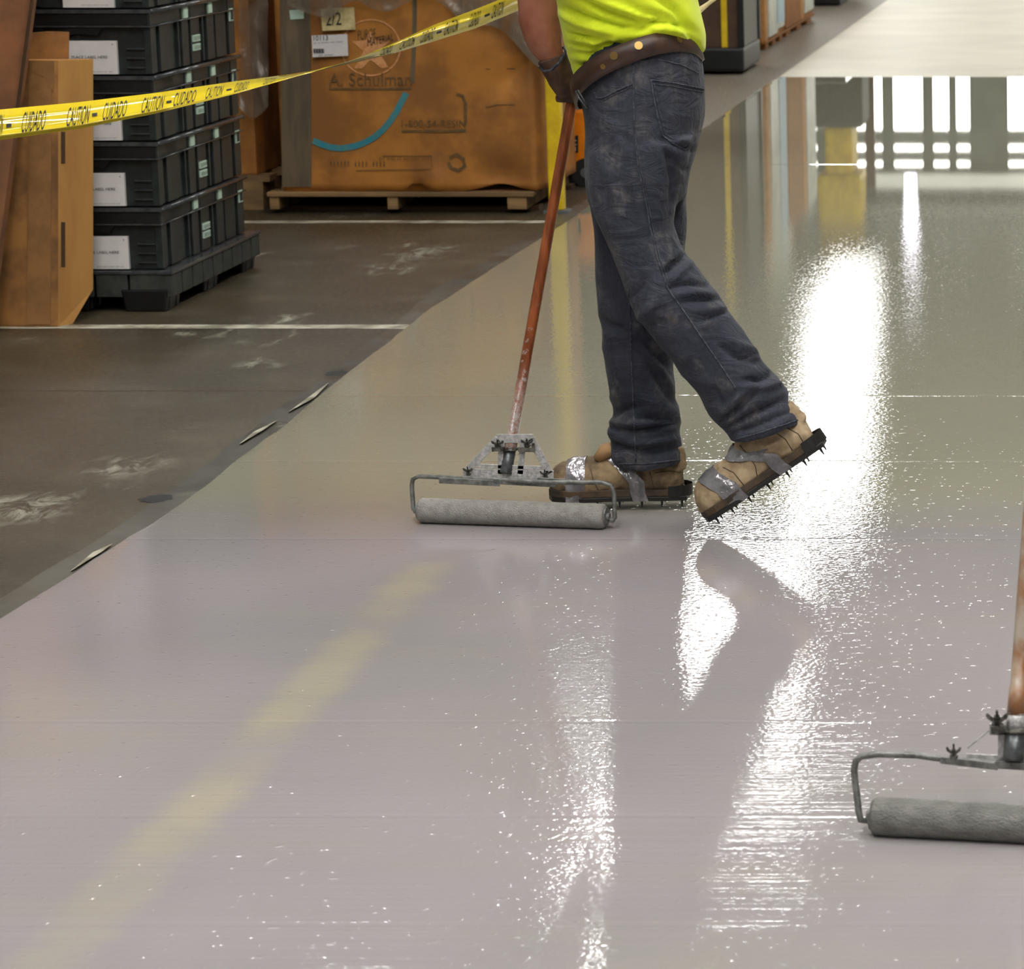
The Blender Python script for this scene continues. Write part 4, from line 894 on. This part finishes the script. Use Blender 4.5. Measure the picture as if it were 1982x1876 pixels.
# glove closing on the pole
gb = MB(); palm = [(P(1068, 110, 7.62), .034), (P(1076, 130, 7.622), .033), (P(1086, 150, 7.63), .032), (P(1093, 168, 7.635), .029), (P(1097, 184, 7.64), .020)]
limb(gb, palm, 18)
pa = pole_pt(150); ax = (pole_pt(100) - pole_pt(200)).normalized(); e1 = Vector((-1, 0, 0)); e1 = (e1 - ax * e1.dot(ax)).normalized(); e2 = ax.cross(e1); e2 = -e2 if e2.y > 0 else e2
for k, py in enumerate((138, 157, 176, 194)):
    c = pole_pt(py); R_ = .0125 + .0105; ln = (1.0, 1.1, 1.05, .9)[k]
    pth = [c + e1 * .034 + e2 * .006] + [c + e1 * R_ * math.cos(a) + e2 * R_ * math.sin(a) for a in np.linspace(.35, 2.6 * ln, 7)]
    gb.tube(pth, [.0115, .0112, .0108, .0105, .010, .0098, .009, .0075], 9)
c = pole_pt(140); gb.tube([P(1080, 130, 7.645), c + e1 * .022 - e2 * .022, c - e2 * .024 - e1 * .004, c - e2 * .018 - e1 * .022 - ax * .006], [.015, .013, .011, .008], 9)
V, N, Fc = remesh(gb, .0032, 2)
V = V + N * (.0012 * nz(V, 60))[:, None]
glove = obj_np('glove', V, Fc, M['glove'], worker, label='brown glove gripping the pole')
cf = [P(1045, 131, 7.60), P(1052, 138, 7.585), P(1066, 137, 7.575), P(1082, 122, 7.58), P(1095, 100, 7.60), P(1092, 92, 7.64), P(1070, 100, 7.665), P(1050, 118, 7.65)]
MB().tube(cf + [cf[0]], .0032, 8).build('glove_cuff', M['seam'], glove, smooth=True)

def wing_nut(c, ax, size, par, name='wing_nut'):
    ax = ax.normalized(); s = Vector((1, 0, 0)); b = MB(); b.tube([c - ax * size * .5, c + ax * size * .9], size * .42, 8); b.tube([c - ax * size, c - ax * size * .5], size * .8, 6)
    for k in (-1, 1):
        b.tube([c + s * k * size * .3, c + s * k * size * 1.1 + ax * size * .7, c + s * k * size * 1.35 + ax * size * 1.3], [size * .3, size * .34, size * .22], 6)
    b.tube([c, c + ax * size * 2.0], size * .2, 6); return b.build(name, M['nut'], par)
def nap(A, B_, r, mat, par, name='nap_cover'):
    ax = (B_ - A).normalized(); u = Vector((0, 0, 1)); u = (u - ax * u.dot(ax)).normalized(); w_ = ax.cross(u); n = 40; rows = []; L = (B_ - A).length; m = 90
    for i in range(m + 1):
        t = i / m; c = A.lerp(B_, t); e = min(t, 1 - t) * L; k = 1 if e > .01 else .86 + .14 * math.sqrt(max(0, 1 - (1 - e / .01) ** 2)); row = []
        for j in range(n):
            a = 2 * math.pi * j / n; d = u * math.cos(a) + w_ * math.sin(a); q = c + d * r * k
            row.append(c + d * (r * k + .0007 * noise.noise(q * 75) + .0009 * noise.noise(q * 240)))
        rows.append(row)
    nc = MB().loft(rows).build(name, mat, par, smooth=True, label='nap loaded with grey paint')
    for c, s in ((A, -1), (B_, 1)):
        b = MB(); b.tube([c - ax * s * .002, c + ax * s * .004], r * .72, 24); b.tube([c + ax * s * .004, c + ax * s * .010], r * .3, 12); b.build('end_cap', M['wire'], nc)
    return nc
# roller pushed by the worker
A, B_ = G(813, 988, .031), G(1172, 1000, .031)
r1 = thing('paint_roller', Vector(((A.x + B_.x) / 2, A.y, 0)), 'long handled floor roller held by the worker, its nap resting on the wet floor', 'roller')
nap(A, B_, .0285, M['nap'], r1)
yA, yB_ = A.y + .02, B_.y + .02
fr = [G(818, 989, .031) , P(803, 990, A.y), P(800, 985, A.y), P(797, 940, yA), P(799, 928, yA), P(810, 922, yA), P(960, 929, (yA + yB_) / 2), P(1060, 934, yB_ + .01), P(1165, 934, yB_), P(1182, 939, yB_), P(1188, 952, yB_), P(1190, 1003, B_.y), P(1187, 1008, B_.y), P(1174, 1003, B_.y)]
MB().tube(fr, .0052, 10).build('wire_frame', M['wire'], r1, smooth=True)
def bar(a, c, wd, th, b=None, nrm=Vector((0, -1, 0))):
    b = b or MB(); d = (c - a); z = d.normalized(); s = z.cross(nrm).normalized(); n2 = s.cross(z); b.box((a + c) / 2, (wd, th, d.length), (s, n2, z)); return b
yk = (yA + yB_) / 2
b = MB()
for (x0, y0), (x1, y1), wd in (((850, 930), (968, 936), .013), ((955, 932), (1075, 938), .012), ((1040, 929), (1105, 933), .011)): bar(P(x0, y0, yk - .006), P(x1, y1, yk - .006), wd, .006, b)
b.build('frame_sleeve', M['wire'], r1, bevel=.001)
b = MB(); yb2 = 7.50
for (x0, y0), (x1, y1), wd in (((902, 914), (964, 849), .017), ((1064, 917), (1028, 849), .017), ((962, 849), (1032, 849), .02), ((970, 855), (968, 918), .012), ((1012, 855), (1007, 918), .014), ((896, 917), (1072, 921), .024), ((925, 902), (1050, 906), .009)): bar(P(x0, y0, yb2 - .002), P(x1, y1, yb2 - .002), wd, .004, b)
b.build('bracket_plate', M['zinc'], r1, bevel=.0008)
b = MB(); bar(P(952, 870, yb2 - .012), P(975, 869, yb2 - .012), .010, .006, b); bar(P(1003, 870, yb2 - .012), P(1034, 871, yb2 - .012), .010, .006, b)
q = [pole_pt(869) + Vector((.0165 * math.cos(a), -.0165 * math.sin(a), 0)) for a in np.linspace(0, math.pi, 9)]; b.tube(q, .0035, 6); bar(P(1032, 858, yb2 - .012), P(1033, 872, yb2 - .012), .006, .006, b); b.build('clamp_strap', M['nut'], r1)
for x, y in ((963, 860), (1020, 858)): wing_nut(P(x, y, yb2 - .014), Vector((.1, -.7, .7)), .0095, r1)
for x, y in ((906, 913), (1055, 919)): wing_nut(P(x, y, yb2 - .012), Vector((0, -.5, .9)), .0075, r1)
b = MB(); pth = [pole_pt(y) for y in (917, 914, 911, 908, 905, 902, 899, 896, 893, 868)]; b.tube(pth, [.0135, .0145, .013, .0145, .013, .0145, .013, .0145, .0135, .0138], 18); b.build('ferrule', M['ferrule'], r1, smooth=True)
b = MB(); b.tube([pole_pt(y) for y in (872, 845, 846, 700, 450, 200, 0, -130)], [.0145, .0145, .0122, .0122, .0122, .0122, .0122, .0122], 20)
o = b.build('pole', M['copper'], r1, smooth=True, label='copper brown wooden pole splashed with paint at its foot')
# second roller, right edge
A, B_ = G(1690, 1580, .032), G(2200, 1606, .032)
r2 = thing('paint_roller', Vector(((A.x + B_.x) / 2, A.y, 0)), 'second floor roller cut off by the right edge of the photo, grey green nap', 'roller')
nap(A, B_, .0305, M['nap2'], r2)
ya = A.y + .02
fr = [P(1694, 1586, A.y), P(1678, 1588, A.y - .005), P(1666, 1588, A.y - .01), P(1662, 1570, A.y - .01), P(1653, 1492, ya), P(1656, 1474, ya), P(1668, 1464, ya), P(1700, 1460, ya), P(1775, 1462, ya), P(1830, 1470, ya - .01), P(1930, 1479, ya - .02), P(2060, 1486, ya - .03), P(2205, 1492, ya - .04), P(2228, 1502, ya - .04), P(2236, 1520, ya - .04), P(2228, 1612, B_.y), P(2196, 1606, B_.y)]
MB().tube(fr, .0055, 10).build('wire_frame', M['wire'], r2, smooth=True)
b = MB(); bar(P(1820, 1471, ya - .02), P(1932, 1484, ya - .03), .011, .006, b); bar(P(1925, 1480, ya - .03), P(2060, 1488, ya - .04), .012, .006, b); b.build('frame_sleeve', M['wire'], r2, bevel=.001)
b = MB(); yq = ya - .012
for (x0, y0), (x1, y1), wd in (((1872, 1448), (1915, 1414), .003), ((1940, 1408), (1940, 1475), .014), ((1915, 1412), (2035, 1412), .018), ((1990, 1408), (1988, 1475), .014), ((2080, 1455), (2032, 1412), .012), ((1870, 1466), (2085, 1476), .012)): bar(P(x0, y0, yq), P(x1, y1, yq), wd, .004, b)
b.build('bracket_plate', M['zinc'], r2, bevel=.0006)
def pp2(py): t = (1470 - py) / 300; return P(1962 + 22 * t, py, yq - .02 + .05 * t)
b = MB(); b.tube([pp2(y) for y in (1472, 1466, 1410)], [.015, .0165, .0165], 18); b.build('ferrule', M['ferrule'], r2, smooth=True)
b = MB(); b.tube([pp2(y) for y in (1412, 1380)], .0155, 18); b.build('pole_collar', M['zinc'], r2, smooth=True)
b = MB(); bar(P(1918, 1412, yq - .014), P(1950, 1409, yq - .014), .012, .016, b); b.tube([pp2(1410) + Vector((.0185 * math.cos(a), -.0185 * math.sin(a), 0)) for a in np.linspace(0, math.pi, 9)], .004, 6); b.build('clamp_strap', M['nut'], r2)
wing_nut(P(1930, 1396, yq - .016), Vector((0, -.5, .9)), .0115, r2); wing_nut(P(1846, 1458, ya - .024), Vector((0, -.2, .95)), .008, r2)
b = MB(); b.tube([pp2(y) for y in (1385, 1330, 1329, 1255, 1100, 700, 200)], [.0155, .0155, .0138, .0138, .0138, .0138, .0138], 18); b.build('pole', M['pole2'], r2, smooth=True, label='brown wooden pole smeared with paint')
# ------------------------------------------------------------------ barrier tape
top = [(-60, 219), (0, 212), (150, 198), (300, 180), (450, 158), (560, 144), (610, 136), (680, 117), (760, 84), (840, 48), (920, 18), (1000, -14), (1080, -60)]
bot = [(-60, 276), (0, 271), (150, 250), (300, 220), (450, 183), (560, 152), (610, 139), (680, 123), (760, 104), (840, 80), (920, 55), (1000, 22), (1080, -20)]
def itp(a, x): return float(np.interp(x, [q[0] for q in a], [q[1] for q in a]))
def tape_pt(x, v, lift=0):
    """v = 0 top edge, 1 bottom edge"""
    Yc = 8.7 + .45 * (x + 60) / 1140; yt, yb = itp(top, x), itp(bot, x); hgt = (yb - yt) * Yc / F; wd = .084; dpt = math.sqrt(max(0, wd * wd - hgt * hgt)) * (1 if x < 610 else -1) * min(1, abs(x - 610) / 60 + .15)
    curl = .012 * math.exp(-((v - .86) / .1) ** 2) * (1 if x < 330 else .3) + .016 * math.sin(math.pi * v) + .004 * math.exp(-((v - .3) / .05) ** 2) * (1 if x < 340 else 0) + .016 * math.exp(-((v - .42 - (x - 860) * .0016) / .13) ** 2) * math.exp(-((x - 850) / 90) ** 2)
    return P(x, yt + (yb - yt) * v, Yc + dpt * (.5 - v) - curl - lift)
tp = thing('caution_tape', tape_pt(400, 1), 'yellow caution tape stretched and twisted across the pallets on the left', 'tape')
rows = [[tape_pt(x, v) for v in np.linspace(0, 1, 45)] for x in np.linspace(-60, 1075, 190)]
MB().loft(rows, cap=False, closed=False).build('film_strip', M['tapeyellow'], tp, smooth=True)
for i, (a, c) in enumerate([(-22, 3), (40, 85), (127, 170), (197, 242), (272, 314), (334, 376), (396, 428), (452, 478), (508, 530), (735, 756), (772, 800), (812, 838), (858, 884), (906, 926), (950, 972)]):
    s = 'CUIDADO' if i % 2 else 'CAUTION'; V, Fc = text2d(s, True); pts = [tape_pt(a + (c - a) * q + 6 * r, .86 - .70 * r, .0030) for q, r in V]
    MB().add(pts, Fc).build('lettering', M['ink'], tp)
for x in (12, 178, 322, 438, 845, 938):
    V, Fc = text2d('-'); MB().add([tape_pt(x + 10 * q, .62 - .12 * r, .0022) for q, r in V], Fc).build('lettering', M['ink'], tp)
b = MB(); r = []
for i in range(20):
    t = i / 19; q = P(1300 + 150 * t, 62 - 116 * t, 8.4 + .3 * t); w_ = .010 + .004 * math.sin(t * 9); r.append([q + Vector((-.3, 0, .8)) * w_, q + Vector((0, -.006, 0)), q - Vector((-.3, 0, .8)) * w_])
o = MB().loft(r, cap=False, closed=False).build('caution_tape', M['cream'], None, smooth=True); tag(o, 'pale twisted tape end passing behind the worker towards the dark container', 'tape')
